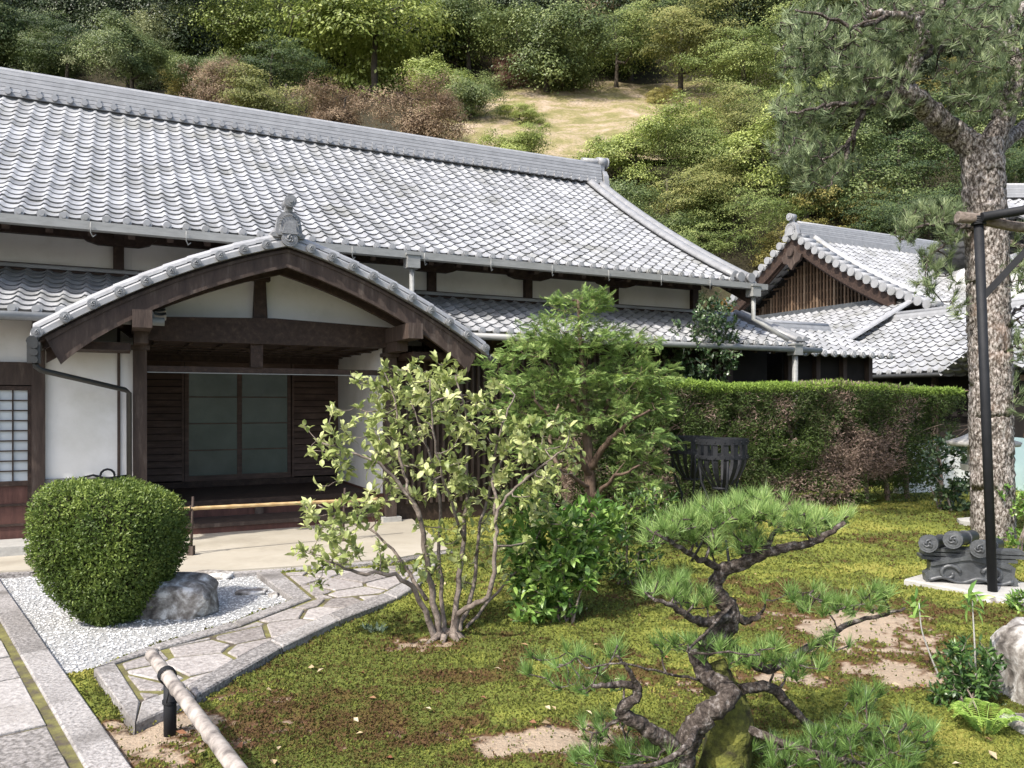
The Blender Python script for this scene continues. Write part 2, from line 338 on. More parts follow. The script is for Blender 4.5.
for dd in (.14, .36): m.disc(L(t1-dd, -.05, 3.66), V, .08, .05, 14)
obj('verge_tiles', m, M['tile_light'], roof)
m = MB()   # bargeboard at the gable end
for s_, o_ in ((1, L(0, 0, 0)), (-1, BK)):
    m.sweep(roofpath(o_, U, V*s_, t1-.08, RZ, RR, 16, -.08), [(-.03, 0), (.03, 0), (.03, -.28), (-.03, -.28)], side=U)
obj('bargeboard', m, M['wood'], hall)
# walls of the hall
m = MB(); m.lbox(t0+.4, 1.11, 1.0, 8.1, 0, 3.93); m.lbox(4.14, 9.95, 1.0, 8.1, 0, 3.93); m.lbox(1.111, 4.139, 1.0, 8.1, 2.6, 3.93); m.lbox(1.111, 4.139, 3.2, 8.1, 0, 2.6)
gq = [L(9.93, 1.0, 3.93), L(9.93, RR, 5.7), L(9.93, 8.1, 3.93), L(9.8, 1.0, 3.93), L(9.8, RR, 5.7), L(9.8, 8.1, 3.93)]
m.add(gq, [[0, 1, 2], [5, 4, 3], [0, 3, 4, 1], [1, 4, 5, 2], [0, 2, 5, 3]])
gq = [q-U*(9.93-t0-.55) for q in gq]; m.add(gq, [[0, 1, 2], [5, 4, 3], [0, 3, 4, 1], [1, 4, 5, 2], [0, 2, 5, 3]])
obj('wall', m, M['plaster'], hall)
def hbeam(z0, z1, s0=.93, s1=1.0, a=t0+.38, b=9.97, name='beam'):
    mm = MB(); mm.lbox(a, b, s0, s1-.002, z0, z1); return obj(name, mm, M['wood'], hall)
hbeam(3.14, 3.23, .9); hbeam(3.57, 3.90, .90)
for t_ in (-3.8, -2.2, -.62, .97, 5.02, 6.6, 8.2, 9.86):
    m = MB(); m.lbox(t_-.06, t_+.06, .91, 1.06, 2.9, 3.68); o = obj('post', m, M['wood'], hall)
    if t_ < 9.5:      # boat-shaped bracket arm
        m = MB(); pf = [(-.42, .0), (-.42, -.05), (-.34, -.12), (-.22, -.155), (.22, -.155), (.34, -.12), (.42, -.05), (.42, 0)]
        v = [L(t_+x, .86, 3.66+z) for x, z in pf]+[L(t_+x, .96, 3.66+z) for x, z in pf]; n = len(pf)
        m.add(v, [list(range(n)), list(range(2*n-1, n-1, -1))]+[[(i+1) % n, i, i+n, (i+1) % n+n] for i in range(n)])
        m.lbox(t_-.05, t_+.05, .2, .9, 3.58, 3.66)
        obj('bracket_arm', m, M['wood'], hall)
# eaves gutter with hangers, hoppers and downpipes
def gutter(mb, a, b, s, z, h=.10, wd=.12, th=.012):
    mb.lbox(a, b, s-wd/2, s-wd/2+th, z-h, z); mb.lbox(a, b, s+wd/2-th, s+wd/2, z-h, z); mb.lbox(a, b, s-wd/2+th+.001, s+wd/2-th-.001, z-h+.003, z-h+.015)
    mb.lbox(a-.004, a+th, s-wd/2+.002, s+wd/2-.002, z-h+.001, z-.003); mb.lbox(b-th, b+.004, s-wd/2+.002, s+wd/2-.002, z-h+.001, z-.003)
m = MB(); gutter(m, t0, t1+.16, -.07, 3.565, .09, .12)
gt = obj('gutter', m, M['metal_grey'], hall)
for k in range(17):
    m = MB(); a = t0+.5+k*.95; m.tube([L(a, -.15, 3.55), L(a, -.15, 3.44), L(a+.02, -.12, 3.40), L(a+.05, -.1, 3.43)], [.006]*4, 5); obj('gutter_hanger', m, M['metal_grey'], gt)
def hopper(mb, t_, s_, z_): mb.lbox(t_-.085, t_+.085, s_-.085, s_+.085, z_-.15, z_+.01); mb.lbox(t_-.1, t_+.1, s_-.1, s_+.1, z_+.01, z_+.035)
m = MB(); hopper(m, 4.35, -.08, 3.5); m.tube([L(4.35, -.08, 3.4), L(4.35, -.08, 2.75), L(4.35, -.25, 2.70)], [.033]*3, 10); obj('downpipe', m, M['metal_grey'], hall)
m = MB(); hopper(m, 10.22, -.08, 3.5); m.tube([L(10.22, -.08, 3.4), L(10.22, -.08, 2.98), L(10.30, -.2, 2.90), L(10.55, -.52, 2.62)], [.036]*4, 10)
hopper(m, 10.62, -.58, 2.53); m.tube([L(10.62, -.58, 2.4), L(10.62, -.58, .2)], [.045]*2, 10); obj('downpipe', m, M['metal_grey'], hall)
# lean-to roofs left and right of the porch
LZ = lambda r: 2.53+.42*r
def leanto(a, b, nm='lean_to_roof'):
    mm = MB(); tiles(mm, L(0, -.55, 0), U, V, a, b, lambda r: np.asarray(LZ(r)), 1.5, .172, TC, 7, .028, .02); eave_discs(mm, L(0, -.55, 0), U, V, a, b-.05, 2.53, TC, .048)
    mm.sweep([L(a, .93, LZ(1.48)+.02), L(b, .93, LZ(1.48)+.02)], halfround(.06, 6), tint=.5)
    o = obj(nm, mm, M['tile'], hall)
    mm = MB(); q = []
    for dz in (-.04, -.10): q += [L(a+.03, -.52, LZ(0)+dz), L(a+.03, .98, LZ(1.5)+dz), L(b-.03, .98, LZ(1.5)+dz), L(b-.03, -.52, LZ(0)+dz)]
    mm.add(q, np.array([[0, 1, 2, 3], [7, 6, 5, 4], [0, 4, 5, 1], [1, 5, 6, 2], [2, 6, 7, 3], [3, 7, 4, 0]]))
    x = a+.2
    while x < b-.1: mm.bar(L(x, -.48, LZ(.07)-.13), L(x, .9, LZ(1.45)-.13), .05, .06); x += .38
    obj('soffit', mm, M['wood'], o)
    mm = MB(); mm.tube([L(a, -.62, 2.46), L(b+.05, -.62, 2.47)], [.045]*2, 10)
    x = a+.3
    while x < b: mm.tube([L(x, -.62, 2.42), L(x, -.6, 2.33)], [.006]*2, 4); x += 1.1
    obj('gutter', mm, M['metal_grey'], o); return o
leanto(t0+.2, 1.35); lr = leanto(4.75, 11.1)
m = MB()    # verge ridge at the right end of the lean-to
for aa in (10.95, 10.80): m.sweep([L(aa, -.5, LZ(.05)+.07), L(aa, .95, LZ(1.45)+.07)], halfround(.075, 8), side=U, smooth=True)
m.sweep([L(10.87, -.45, LZ(.1)), L(10.87, .95, LZ(1.45))], [(-.12, 0), (.12, 0), (.12, .08), (-.12, .08)], side=U); obj('verge_tiles', m, M['tile_light'], lr)
# facade F: left window bay, white wall, right wall
m = MB(); m.lbox(t0+.4, .15, .02, 1.0, 1.81+.23, 2.62); m.lbox(.27, 1.11, .02, 1.0, .8, 2.6); obj('wall', m, M['plaster'], hall)
m = MB(); m.lbox(.27, 1.11, -.01, 1.0, 0, .798); obj('wall_base', m, M['grey_wall'], hall)
m = MB(); m.lbox(.955, .985, .0, .03, .8, 2.55); obj('batten', m, M['wood_old'], hall)
m = MB(); m.lbox(.15, .27, -.05, .1, 0, 2.42); obj('post', m, M['wood_old'], hall)
m = MB(); m.lbox(t0+.4, .15, -.02, .1, 1.80, 2.04); obj('lintel', m, M['wood_old'], hall)
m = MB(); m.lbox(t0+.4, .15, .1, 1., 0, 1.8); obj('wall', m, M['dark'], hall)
for k in range(4):
    b = .145-k*1.35; a = b-1.28
    if k > 2: break
    m = MB()
    m.lbox(a, a+.035, .0, .05, .14, 1.79); m.lbox(b-.035, b, .0, .05, .14, 1.79); m.lbox(a+.036, b-.036, .0, .05, 1.745, 1.79); m.lbox(a+.036, b-.036, .0, .05, .74, .79)
    for i in range(1, 9): m.lbox(a+.036, b-.036, .012, .03, .79+i*.106-.006, .79+i*.106+.006)
    n = 9
    for i in range(1, n): x = a+.035+(1.21)*i/n; m.lbox(x-.006, x+.006, .016, .036, .791, 1.744)
    w_ = obj('lattice_window', m, M['wood'], hall)
    m = MB(); m.lbox(a+.036, b-.036, .038, .046, .791, 1.744); obj('paper_pane', m, M['paper'], w_)
    m = MB(); m.lbox(a+.036, b-.036, .025, .045, .16, .739); obj('board', m, M['wood_red'], w_)
    m = MB()
    for z in (.33, .54): m.lbox(a+.036, b-.036, .008, .0245, z-.012, z+.012)
    obj('rail', m, M['wood'], w_)
m = MB(); m.lbox(t0+.4, .14, -.06, .1, .0, .13); obj('sill', m, M['wood'], hall)
# right of the porch: dark timber slatted wall and plaster bays
m = MB(); m.lbox(4.14, 9.9, .05, 1.0, 0, 2.6); obj('wall', m, M['wood'], hall)
m = MB()
x = 4.3
while x < 9.8: m.lbox(x, x+.03, .0, .048, .3, 2.35); x += .085
obj('slats', m, M['wood_old'], hall)
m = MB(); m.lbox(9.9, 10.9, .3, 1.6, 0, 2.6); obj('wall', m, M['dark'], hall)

# ------------------------------------------------------------ the porch
CT = 2.63
PZ = lambda x: 3.42-.26*abs(x)-.087*x*x
def porchpath(dz=0., s=-.9, half=2.42, n=25, dx=0): return np.array([L(CT+x, s, PZ(x)+dz) for x in np.linspace(-half+dx, half-dx, n)])
pr_ = thing  # alias kept short
m = MB()    # tiled surface of the porch, both slopes, back to the hall wall
for sg in (-1, 1):
    zf = lambda r: np.asarray(PZ(2.42-r))-.03
    tiles(m, L(CT+sg*2.42, -.86, 0), V, -U*sg, 0, 1.9, zf, 2.36, .21, TC, 6, .026, .02)
proof = obj('porch_roof', m, M['tile'], hall)
m = MB(); xs = np.linspace(-2.40, 2.40, 26); sw = [(0, -.07), (1.75, -.07), (1.75, -.12), (0, -.12)]
m.sweep([L(CT+x, -.84, PZ(x)) for x in xs], sw, side=V); obj('roof_boards', m, M['wood'], proof)
m = MB()
m.sweep(porchpath(-.055, -.93), [(0, -.03), (.2, -.03), (.2, .055), (.13, .085), (.05, .075), (0, .03)], side=V, smooth=False, tint=.7)
seg_ = np.linspace(-2.40, 2.40, 22)
for i, x in enumerate(seg_[:-1]):    # overlapping cover tiles that run along the verge
    x2 = seg_[i+1]; a, b = (x, x2) if x < 0 else (x2, x)
    m.sweep([L(CT+a, -.84, PZ(a)+.012), L(CT+b, -.84, PZ(b)+.004)], halfround(.072, 7), side=V, tint=.5+.4*rng.random())
vt = obj('verge_tiles', m, M['tile_light'], proof)
for i in range(21):
    x = -2.36+i*4.72/20
    if abs(x) < .02: continue
    m = MB(); swirl_disc(m, L(CT+x, -.955, PZ(x)-.035), -V, .052); obj('round_end_tile', m, M['tile_disc'], vt)
m = MB(); swirl_disc(m, L(CT, -.97, 3.40), -V, .085); obj('round_end_tile', m, M['tile_disc'], vt)
m = MB(); ridge(m, L(CT, -.80, 3.40), L(CT, 1.0, 3.40), .20, .22, 3, n=3, cap=.06); obj('ridge', m, M['tile_light'], proof)
m = MB(); onigawara(m, L(CT, -.90, 3.42), -V, .33, .30, .09); obj('ridge_end_tile', m, M['tile_disc'], proof)
# bargeboards, bowed like the roof, one per side, with a raised lower moulding
for sg in (-1, 1):
    m = MB(); xs = np.linspace(0.0, 2.30, 18)
    top = [L(CT+sg*x, -.86, PZ(x)-.12-.0*x) for x in xs]; bot = [L(CT+sg*(x-.13*(x/2.3)**6), -.86, PZ(x)-.31-.05*x/2.3-.01*(x/2.3)**8) for x in xs]
    for off, th, ta, tb in ((0, .06, 0, 1.), (-.018, .03, .84, 1.02), (-.014, .03, -.02, .14)):
        t_ = [a+(b-a)*ta+V*off for a, b in zip(top, bot)]; b_ = [a+(b-a)*tb+V*off for a, b in zip(top, bot)]; n = len(xs)
        v = np.concatenate([t_, b_, [q+V*th for q in t_], [q+V*th for q in b_]]); j = np.arange(n-1)
        m.add(v, np.concatenate([np.stack([j, j+1, n+j+1, n+j], -1), np.stack([2*n+j, 3*n+j, 3*n+j+1, 2*n+j+1], -1), np.stack([j, 2*n+j, 2*n+j+1, j+1], -1), np.stack([n+j, n+j+1, 3*n+j+1, 3*n+j], -1), np.array([[0, n, 3*n, 2*n], [n-1, 3*n-1, 4*n-1, 2*n-1]])]))
    obj('bargeboard', m, M['wood_old'], hall)
m = MB()    # eaves boards behind the bargeboard and at the sides
m.sweep([L(CT+x, -.80, PZ(x)-.12) for x in np.linspace(-2.3, 2.3, 25)], [(0, 0), (.06, 0), (.06, -.1), (0, -.1)], side=V)
for k in range(9):
    s_ = -.62+k*.2
    m.sweep([L(CT+x, s_, PZ(x)-.125) for x in np.linspace(-2.34, 2.34, 19)], [(0, 0), (.05, 0), (.05, -.06), (0, -.06)], side=V)
obj('rafters', m, M['wood'], hall)
m = MB(); m.sweep([L(CT+x, -.45, PZ(x)-.13) for x in np.linspace(-2.32, 2.32, 25)], [(0, 0), (.07, 0), (.07, -.20), (0, -.20)], side=V); obj('inner_bargeboard', m, M['wood'], hall)
for sg in (-1, 1):
    m = MB(); x = sg*1.45; m.lbox(CT+x-.09, CT+x+.09, -.98, .55, 2.37, 2.55); m.lbox(CT+x-.07, CT+x+.07, -.5, .3, 2.25, 2.368); obj('purlin', m, M['wood_old'], hall)
    m = MB(); m.lbox(CT+x-.07, CT+x+.07, -.07, .07, .16, 2.20); m.lbox(CT+x-.10, CT+x+.10, -.1, .1, 2.202, 2.25); o = obj('porch_post', m, M['wood_old'], hall)
    m = MB(); m.prism([L(CT+x-.12, -.12, 0), L(CT+x+.12, -.12, 0), L(CT+x+.12, .12, 0), L(CT+x-.12, .12, 0)], .0, .159); obj('base_stone', m, M['slate'], o)
for a_, b_ in ((CT-2.2, CT-1.55), (CT+1.55, CT+2.2)): m = MB(); m.lbox(a_, b_, -.6, .0, 2.16, 2.24); obj('eaves_beam', m, M['wood'], hall)
m = MB()   # gable plaster at F
xs = np.linspace(-1.9, 1.9, 15); v = [L(CT+x, .03, 2.36) for x in xs]+[L(CT+x, .03, PZ(x)-.12) for x in xs]+[L(CT+x, .09, 2.36) for x in xs]+[L(CT+x, .09, PZ(x)-.12) for x in xs]; n = 15; j = np.arange(14)
m.add(v, np.concatenate([np.stack([j, j+1, n+j+1, n+j], -1), np.stack([2*n+j, 3*n+j, 3*n+j+1, 2*n+j+1], -1)])); obj('gable_plaster', m, M['plaster'], hall)
m = MB(); pf = [(-1.75, 2.50), (-1.55, 2.34), (-1.3, 2.31), (1.3, 2.31), (1.55, 2.34), (1.75, 2.50), (1.75, 2.56), (0, 2.62), (-1.75, 2.56)]; n = len(pf)
v = [L(CT+x, -.10, z) for x, z in pf]+[L(CT+x, .12, z) for x, z in pf]
m.add(v, [list(range(n)), list(range(2*n-1, n-1, -1))]+[[(i+1) % n, i, i+n, (i+1) % n+n] for i in range(n)]); obj('cross_beam', m, M['wood'], hall)
m = MB(); v = []
for s_ in (-.07, .05): v += [L(CT-.24, s_, 2.62), L(CT-.08, s_, 2.62), L(CT-.10, s_, 3.06), L(CT-.22, s_, 3.06)]
m.add(v, np.array([[0, 1, 2, 3], [7, 6, 5, 4], [1, 5, 6, 2], [0, 3, 7, 4], [3, 2, 6, 7], [0, 4, 5, 1]])); m.lbox(CT-.27, CT-.05, -.09, .07, 3.06, 3.16); obj('king_post', m, M['wood'], hall)
m = MB(); m.lbox(CT-1.38, CT+1.38, -.03, .05, 1.955, 2.03); o = obj('lintel', m, M['wood'], hall)
m = MB(); m.lbox(CT-1.38, CT+1.38, -.035, -.0305, 1.952, 1.962); obj('metal_strip', m, M['metal_grey'], o)
m = MB(); m.lbox(CT-.27, CT-.13, -.05, .06, 2.031, 2.31); obj('hanging_strut', m, M['wood'], hall)
m = MB(); m.lbox(CT-1.40, CT+1.42, .09, 2.27, 2.33, 2.36)
for k in range(8): m.lbox(CT-1.30+k*.37, CT-1.26+k*.37, .1, 2.25, 2.295, 2.329)
for k in range(4): m.lbox(CT-1.38, CT+1.36, .5+k*.5, .53+k*.5, 2.28, 2.294)
obj('porch_ceiling', m, M['wood_old'], hall)
m = MB(); m.lbox(3.99, 4.12, .09, 2.28, .45, 2.33); obj('side_wall', m, M['plaster'], hall)
m = MB(); m.lbox(1.12, 1.24, .09, 2.28, .45, 2.33); obj('side_wall', m, M['plaster'], hall)
for a_, b_ in ((3.985, 4.125), (1.115, 1.245)): m = MB(); m.lbox(a_, b_, .03, 2.28, .1, .448); obj('wall_base', m, M['wood_red'], hall)
# floor, step
m = MB(); m.lbox(1.25, 3.98, .56, 2.26, .36, .42); o = obj('porch_floor', m, M['wood'], hall)
m = MB(); m.lbox(1.25, 3.98, .58, .62, .1, .358); obj('riser_board', m, M['wood_red'], o)
m = MB(); m.lbox(2.5, 2.6, .53, .579, .22, .36); obj('strut', m, M['wood_old'], o)
m = MB(); m.lbox(1.25, 3.98, -.02, .6, .17, .215); o = obj('step_board', m, M['wood_old'], hall)
m = MB(); m.lbox(1.27, 3.96, .0, .58, .1, .169); obj('riser_board', m, M['wood_red'], o)
# door wall at D: louvred shutters either side of a pair of screen doors
s = 2.27
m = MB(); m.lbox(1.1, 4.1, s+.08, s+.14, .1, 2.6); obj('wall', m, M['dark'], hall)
m = MB(); m.lbox(1.25, 3.98, s-.08, s+.05, 2.20, 2.33); obj('door_head', m, M['wood'], hall); m = MB(); m.lbox(1.25, 3.98, s-.06, s+.05, .42, .50); obj('door_sill', m, M['wood'], hall)
def louvre(a, b):
    mm = MB(); mm.lbox(a, a+.03, s-.04, s+.02, .502, 2.198); mm.lbox(b-.03, b, s-.04, s+.02, .502, 2.198); z = .52
    while z < 2.17:
        q = [L(a+.031, s-.045, z), L(b-.031, s-.045, z), L(b-.031, s-.01, z+.085), L(a+.031, s-.01, z+.085)]; q += [p+V*.02 for p in q]
        mm.add(q, np.array([[0, 1, 2, 3], [7, 6, 5, 4], [0, 4, 5, 1], [3, 2, 6, 7]])); z += .095
    obj('louvred_shutter', mm, M['wood_mid'], hall)
louvre(1.25, 1.80); louvre(3.29, 3.98)
for a, b, d in ((1.81, 2.56, 0), (2.53, 3.28, .035)):
    mm = MB(); s1 = s-.03+d; mm.lbox(a, a+.05, s1, s1+.03, .502, 2.198); mm.lbox(b-.05, b, s1, s1+.03, .502, 2.198); mm.lbox(a+.051, b-.051, s1, s1+.03, .502, .58); mm.lbox(a+.051, b-.051, s1, s1+.03, 2.12, 2.198)
    for z in (.94, 1.32, 1.70): mm.lbox(a+.051, b-.051, s1+.004, s1+.026, z-.008, z+.008)
    dr = obj('sliding_door', mm, M['wood_mid'], hall)
    mm = MB(); mm.lbox(a+.051, b-.051, s1+.012, s1+.018, .581, 2.119); 
    obj('screen_pane', mm, M['glass_green'], dr)
    mm = MB()
    for z in np.arange(.66, 2.1, .095): mm.lbox(a+.052, b-.052, s1+.0185, s1+.0215, z-.0035, z+.0035)
    for k in range(1, 4): x = a+.05+.65*k/4; mm.lbox(x-.007, x+.007, s1+.022, s1+.026, .582, 2.118)
    obj('lattice', mm, M['paper'], dr)
# porch gutter at the left eave and its dark downpipe
m = MB(); m.tube([L(CT-2.40, -.98, 2.20), L(CT-2.40, .1, 2.21)], [.05]*2, 10); m.lbox(CT-2.44, CT-2.33, -1.0, -.88, 1.99, 2.19)
for z in (2.02, 2.09, 2.16): m.disc(L(CT-2.38, -1.01, z), V, .035, .03, 8)
g = obj('gutter', m, M['copper'], hall)
m = MB(); m.tube([L(CT-2.38, -.93, 2.0), L(CT-2.37, -.93, 1.96), L(CT-2.33, -.90, 1.925), L(CT-1.60, -.16, 1.755), L(CT-1.56, -.12, 1.72), L(CT-1.555, -.115, .15)], [.028]*6, 10); obj('downpipe', m, M['copper'], hall)
m = MB(); m.tube([L(CT+2.47, -.98, 2.17), L(CT+2.47, .1, 2.19)], [.05]*2, 10); obj('gutter', m, M['copper'], hall)
m = MB(); q = [L(.86+.07*math.cos(a), -.08, .82+.07*math.sin(a)) for a in np.linspace(0, math.pi*2, 13)]; m.tube(q, [.012]*13, 6, False); m.tube([L(.6, -.06, .80), L(.72, -.08, .83), L(.86, -.1, .79), L(1.05, -.06, .81)], [.014]*4, 6)
solo('garden_hose', m, M['iron'], 'black coiled hose hooked low on the white wall behind the round bush', 'hose', L(.86, -.08, .72))

# ================================================================= REAR HALL (irimoya) and its wing
BO = np.array([10.8, 22., 0.])                    # near corner of the gable, direction U along the ridge
def B(a, b, z): return BO+U*a+V*b+Z*z             # a along ridge away right, b back-left
hall2 = thing('rear_temple_hall', 'rear hall with lattice gable and stepped grey tiled roofs behind the hedge', 'temple hall', B(4, 3.7, 0))
HW = 3.7
BZ = lambda r: 4.75+.50*r+.037*r*r
m = MB()
tiles(m, B(0, -1.2, 0), U, V, .0, 13, lambda r: np.asarray(BZ(r-1.2)), HW+1.2, .26, .27, 6, .035, .026)
tiles(m, B(0, 2*HW, 0), U, -V, .0, 13, lambda r: np.asarray(BZ(r)), HW, .3, .30, 4, .04, .03)
pass       # skirt, near side
r2 = obj('roof', m, M['tile'], hall2)
m = MB()
m.box(B(6.6, HW, BZ(HW)-.1), (12.6, .5, .2), (U, V, Z))
ridge(m, B(.1, HW, BZ(HW)-.05), B(13, HW, BZ(HW)-.05), .40, .42, 6, n=10, cap=.1); onigawara(m, B(-.05, HW, BZ(HW)-.1), -U, .6, .5, .14); obj('ridge', m, M['tile_light'], r2)
m = MB()
for sg, o_ in ((1, B(0, 0, 0)), (-1, B(0, 2*HW, 0))):
    m.sweep(roofpath(o_, U, V*sg, .75, BZ, HW-.1, 16, .05, -1.2 if sg > 0 else 0), halfround(.13, 8), side=U, smooth=True, tint=.9)
    m.sweep(roofpath(o_, U, V*sg, .55, BZ, HW-.1, 16, .0), [(-.3, -.05), (.3, -.05), (.3, .04), (-.3, .04)], side=U, tint=.4)
    for r_ in np.arange(-1.08 if sg > 0 else 0., HW-.1, .27):           # thick verge of short cover tiles laid crosswise
        p = o_+V*sg*r_+Z*(BZ(r_)+.03); m.tube([p-U*.14, p+U*.42+Z*.01], [.115, .10], 10, tint=.3+.5*rng.random()); m.disc(p-U*.15, U, .125, .03, 12, .3)
obj('verge_tiles', m, M['tile'], r2)
for sg, o_ in ((1, B(0, 0, 0)), (-1, B(0, 2*HW, 0))):
    m = MB(); m.sweep(roofpath(o_, U, V*sg, .02, BZ, HW, 14, -.08), [(-.04, 0), (.04, 0), (.04, -.40), (-.04, -.40)], side=U)
    m.sweep(roofpath(o_, U, V*sg, .12, BZ, HW, 14, -.34), [(-.04, 0), (.04, 0), (.04, -.22), (-.04, -.22)], side=U); obj('bargeboard', m, M['wood'], hall2)
m = MB()    # gable backing + lattice
v = [B(1.0, .3, 4.6), B(1.0, 2*HW-.3, 4.6), B(1.0, HW, BZ(HW)-.3)]; v += [p+U*.3 for p in v]; m.add(v, [[2, 1, 0], [3, 4, 5], [0, 1, 4, 3], [1, 2, 5, 4], [2, 0, 3, 5]]); m.lbox
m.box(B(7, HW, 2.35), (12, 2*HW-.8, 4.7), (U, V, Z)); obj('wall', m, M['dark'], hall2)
m = MB(); x = .55
while x < 2*HW-.5:
    zt = BZ(min(x, 2*HW-x))-.50
    if zt > 4.78: m.box(B(.9, x, (4.68+zt)/2), (.06, .055, zt-4.68), (U, V, Z), rng.random())
    x += .135
for z in (5.0, 5.3, 5.6, 5.9, 6.2):
    hw = max(0, (z-4.75)/.60); 
    if 2*HW-2*hw-1.2 > 0: m.box(B(.95, HW, z), (.05, 2*HW-2*hw-1.0, .05), (U, V, Z), .3)
lat = obj('gable_lattice', m, M['wood_pale'], hall2)
m = MB(); out = [(0, -.62), (-.16, -.42), (-.34, -.36), (-.42, -.16), (-.26, -.10), (-.16, .12), (0, .2), (.16, .12), (.26, -.10), (.42, -.16), (.34, -.36), (.16, -.42)]
v = [B(-.1, HW+x, BZ(HW)-.55+z) for x, z in out]+[B(.0, HW+x, BZ(HW)-.55+z) for x, z in out]; n = len(out)
m.add(v, [list(range(n)), list(range(2*n-1, n-1, -1))]+[[(i+1) % n, i, i+n, (i+1) % n+n] for i in range(n)]); m.disc(B(-.13, HW, BZ(HW)-.6), U, .13, .08, 8); obj('gable_pendant', m, M['wood_old'], hall2)
m = MB(); m.box(B(.6, HW, 4.54), (.55, 2*HW+.3, .28), (U, V, Z)); obj('flashing', m, M['tile_dark'], hall2)
# side skirt below the gable, sloping towards -U
KZ = lambda r: 2.95+.46*r
m = MB(); tiles(m, B(-3.1, 0, 0), V, U, -.6, lambda r: 2*HW+2.6-r, lambda r: np.asarray(KZ(r)), 3.5, .3, .30, 6, .04, .03)
sk_ = obj('skirt_roof', m, M['tile'], hall2)
m = MB(); m.sweep([B(-3.1, -.55, KZ(0)+.05), B(.2, -.55, KZ(3.3)+.07)], halfround(.10, 8), side=V, tint=.8); obj('hip_ridge', m, M['tile_light'], sk_); m = MB(); m.sweep([B(-3.0, 2*HW+2.5, KZ(0)+.05), B(.2, 2*HW-.7, KZ(3.3)+.07)], halfround(.12, 8)); obj('hip_ridge', m, M['tile_light'], sk_)
m = MB(); onigawara(m, B(-3.12, -.55, KZ(0)), -U, .28, .22, .08); obj('hip_end_tile', m, M['tile_light'], sk_)
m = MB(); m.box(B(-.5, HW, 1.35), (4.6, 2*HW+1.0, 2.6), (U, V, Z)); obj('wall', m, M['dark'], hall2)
# wing C: ridge along V
CO = np.array([9.33, 16., 0.])
def Cc(r, b, z): return CO+U*r+V*b+Z*z
wing = thing('wing_building', 'low building with a broad grey tiled slope behind the right end of the hedge', 'temple building', Cc(3, 0, 0))
CZ = lambda r: 2.30+.49*r
m = MB(); tiles(m, Cc(0, 0, 0), V, U, -5.5, 7.6, lambda r: np.asarray(CZ(r)), 3.27, .25, .25, 7, .04, .034)
eave_discs(m, Cc(0, 0, 0), V, U, -5.5, 7.5, 2.30, .25, .06)
tiles(m, Cc(6.54, 0, 0), V, -U, -5.5, 2.4, lambda r: np.asarray(CZ(r)), 3.27, .30, .28, 4, .04, .034)
wr = obj('roof', m, M['tile'], wing)
m = MB(); ridge(m, Cc(3.27, -5.5, CZ(3.27)-.06), Cc(3.27, 4.2, CZ(3.27)-.06), .16, .3, 2, n=4, cap=.09); obj('ridge', m, M['tile_light'], wr)
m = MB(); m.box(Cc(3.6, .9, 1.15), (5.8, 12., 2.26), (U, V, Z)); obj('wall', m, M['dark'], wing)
m = MB(); m.tube([Cc(-.06, -5.4, 2.22), Cc(-.06, 7.6, 2.22)], [.05]*2, 8); obj('gutter', m, M['copper'], wing)
m = MB()
for k in range(8): m.box(Cc(.66, -4.6+k*1.15, 1.1), (.1, .12, 2.2), (U, V, Z))
obj('posts', m, M['wood_old'], wing)
# corridor roof between hall and wing
cor = thing('corridor', 'small tiled corridor roof joining the long hall to the rear buildings', 'corridor', L(12.6, .8, 0))
m = MB(); tiles(m, L(0, -.1, 0), U, V, 11.2, 13.6, lambda r: np.asarray(2.46+.40*r), 1.5, .24, .24, 7, .034, .026); tiles(m, L(0, 2.9, 0), U, -V, 11.2, 13.6, lambda r: np.asarray(2.46+.40*r), 1.5, .24, .24, 5, .034, .026)
eave_discs(m, L(0, -.1, 0), U, V, 11.2, 13.6, 2.46, .24, .055); o = obj('roof', m, M['tile'], cor)
m = MB(); ridge(m, L(11.2, 1.4, 3.02), L(13.6, 1.4, 3.02), .12, .22, 2, n=3, cap=.07); obj('ridge', m, M['tile_light'], o)
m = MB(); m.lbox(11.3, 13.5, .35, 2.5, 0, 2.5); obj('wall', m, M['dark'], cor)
m = MB()
for k in range(4): m.lbox(11.35+k*.68, 11.45+k*.68, .25, .345, 0, 2.48)
obj('posts', m, M['wood_old'], cor)

# ================================================================= RIGHT BACKGROUND BUILDINGS
e0 = np.array([13.97, 20.0, 0.])
def E(a, b, z): return e0+np.array([a, b, z])
far = thing('side_hall', 'pale tiled roof building at the right edge of the photo behind the pine', 'temple building', E(5, 3, 0))
m = MB(); EZ = lambda r: 6.0+.5*r
tiles(m, E(0, 0, 0), np.array([1., 0, 0]), np.array([0, 1., 0]), 0, 12, lambda r: np.asarray(EZ(r)), 3.6, .3, .3, 6, .04, .03)
tiles(m, E(0, 7.2, 0), np.array([1., 0, 0]), np.array([0, -1., 0]), 0, 12, lambda r: np.asarray(EZ(r)), 3.6, .3, .3, 4, .04, .03); o = obj('roof', m, M['tile'], far)
m = MB(); ridge(m, E(0, 3.6, EZ(3.6)), E(12, 3.6, EZ(3.6)), .4, .4, 5, n=3)
for a in (.1, .4): m.sweep(roofpath(E(0, 0, 0), np.array([1., 0, 0]), np.array([0, 1., 0]), a, EZ, 3.6, 5, .05), halfround(.11, 8), side=np.array([1., 0, 0]))
obj('ridge', m, M['tile_light'], o)
m = MB(); m.box(E(6.2, 3.6, 3.0), (11, 6, 6.0)); obj('wall', m, M['plaster'], far)
m = MB(); m.box(E(6.2, .45, 5.75), (11.2, .25, .3)); obj('beam', m, M['wood'], far)
shed = thing('garden_store', 'timber slatted store with pale blue lower panel behind the tall pine trunk', 'shed', np.array([9.6, 13.6, 0.]))
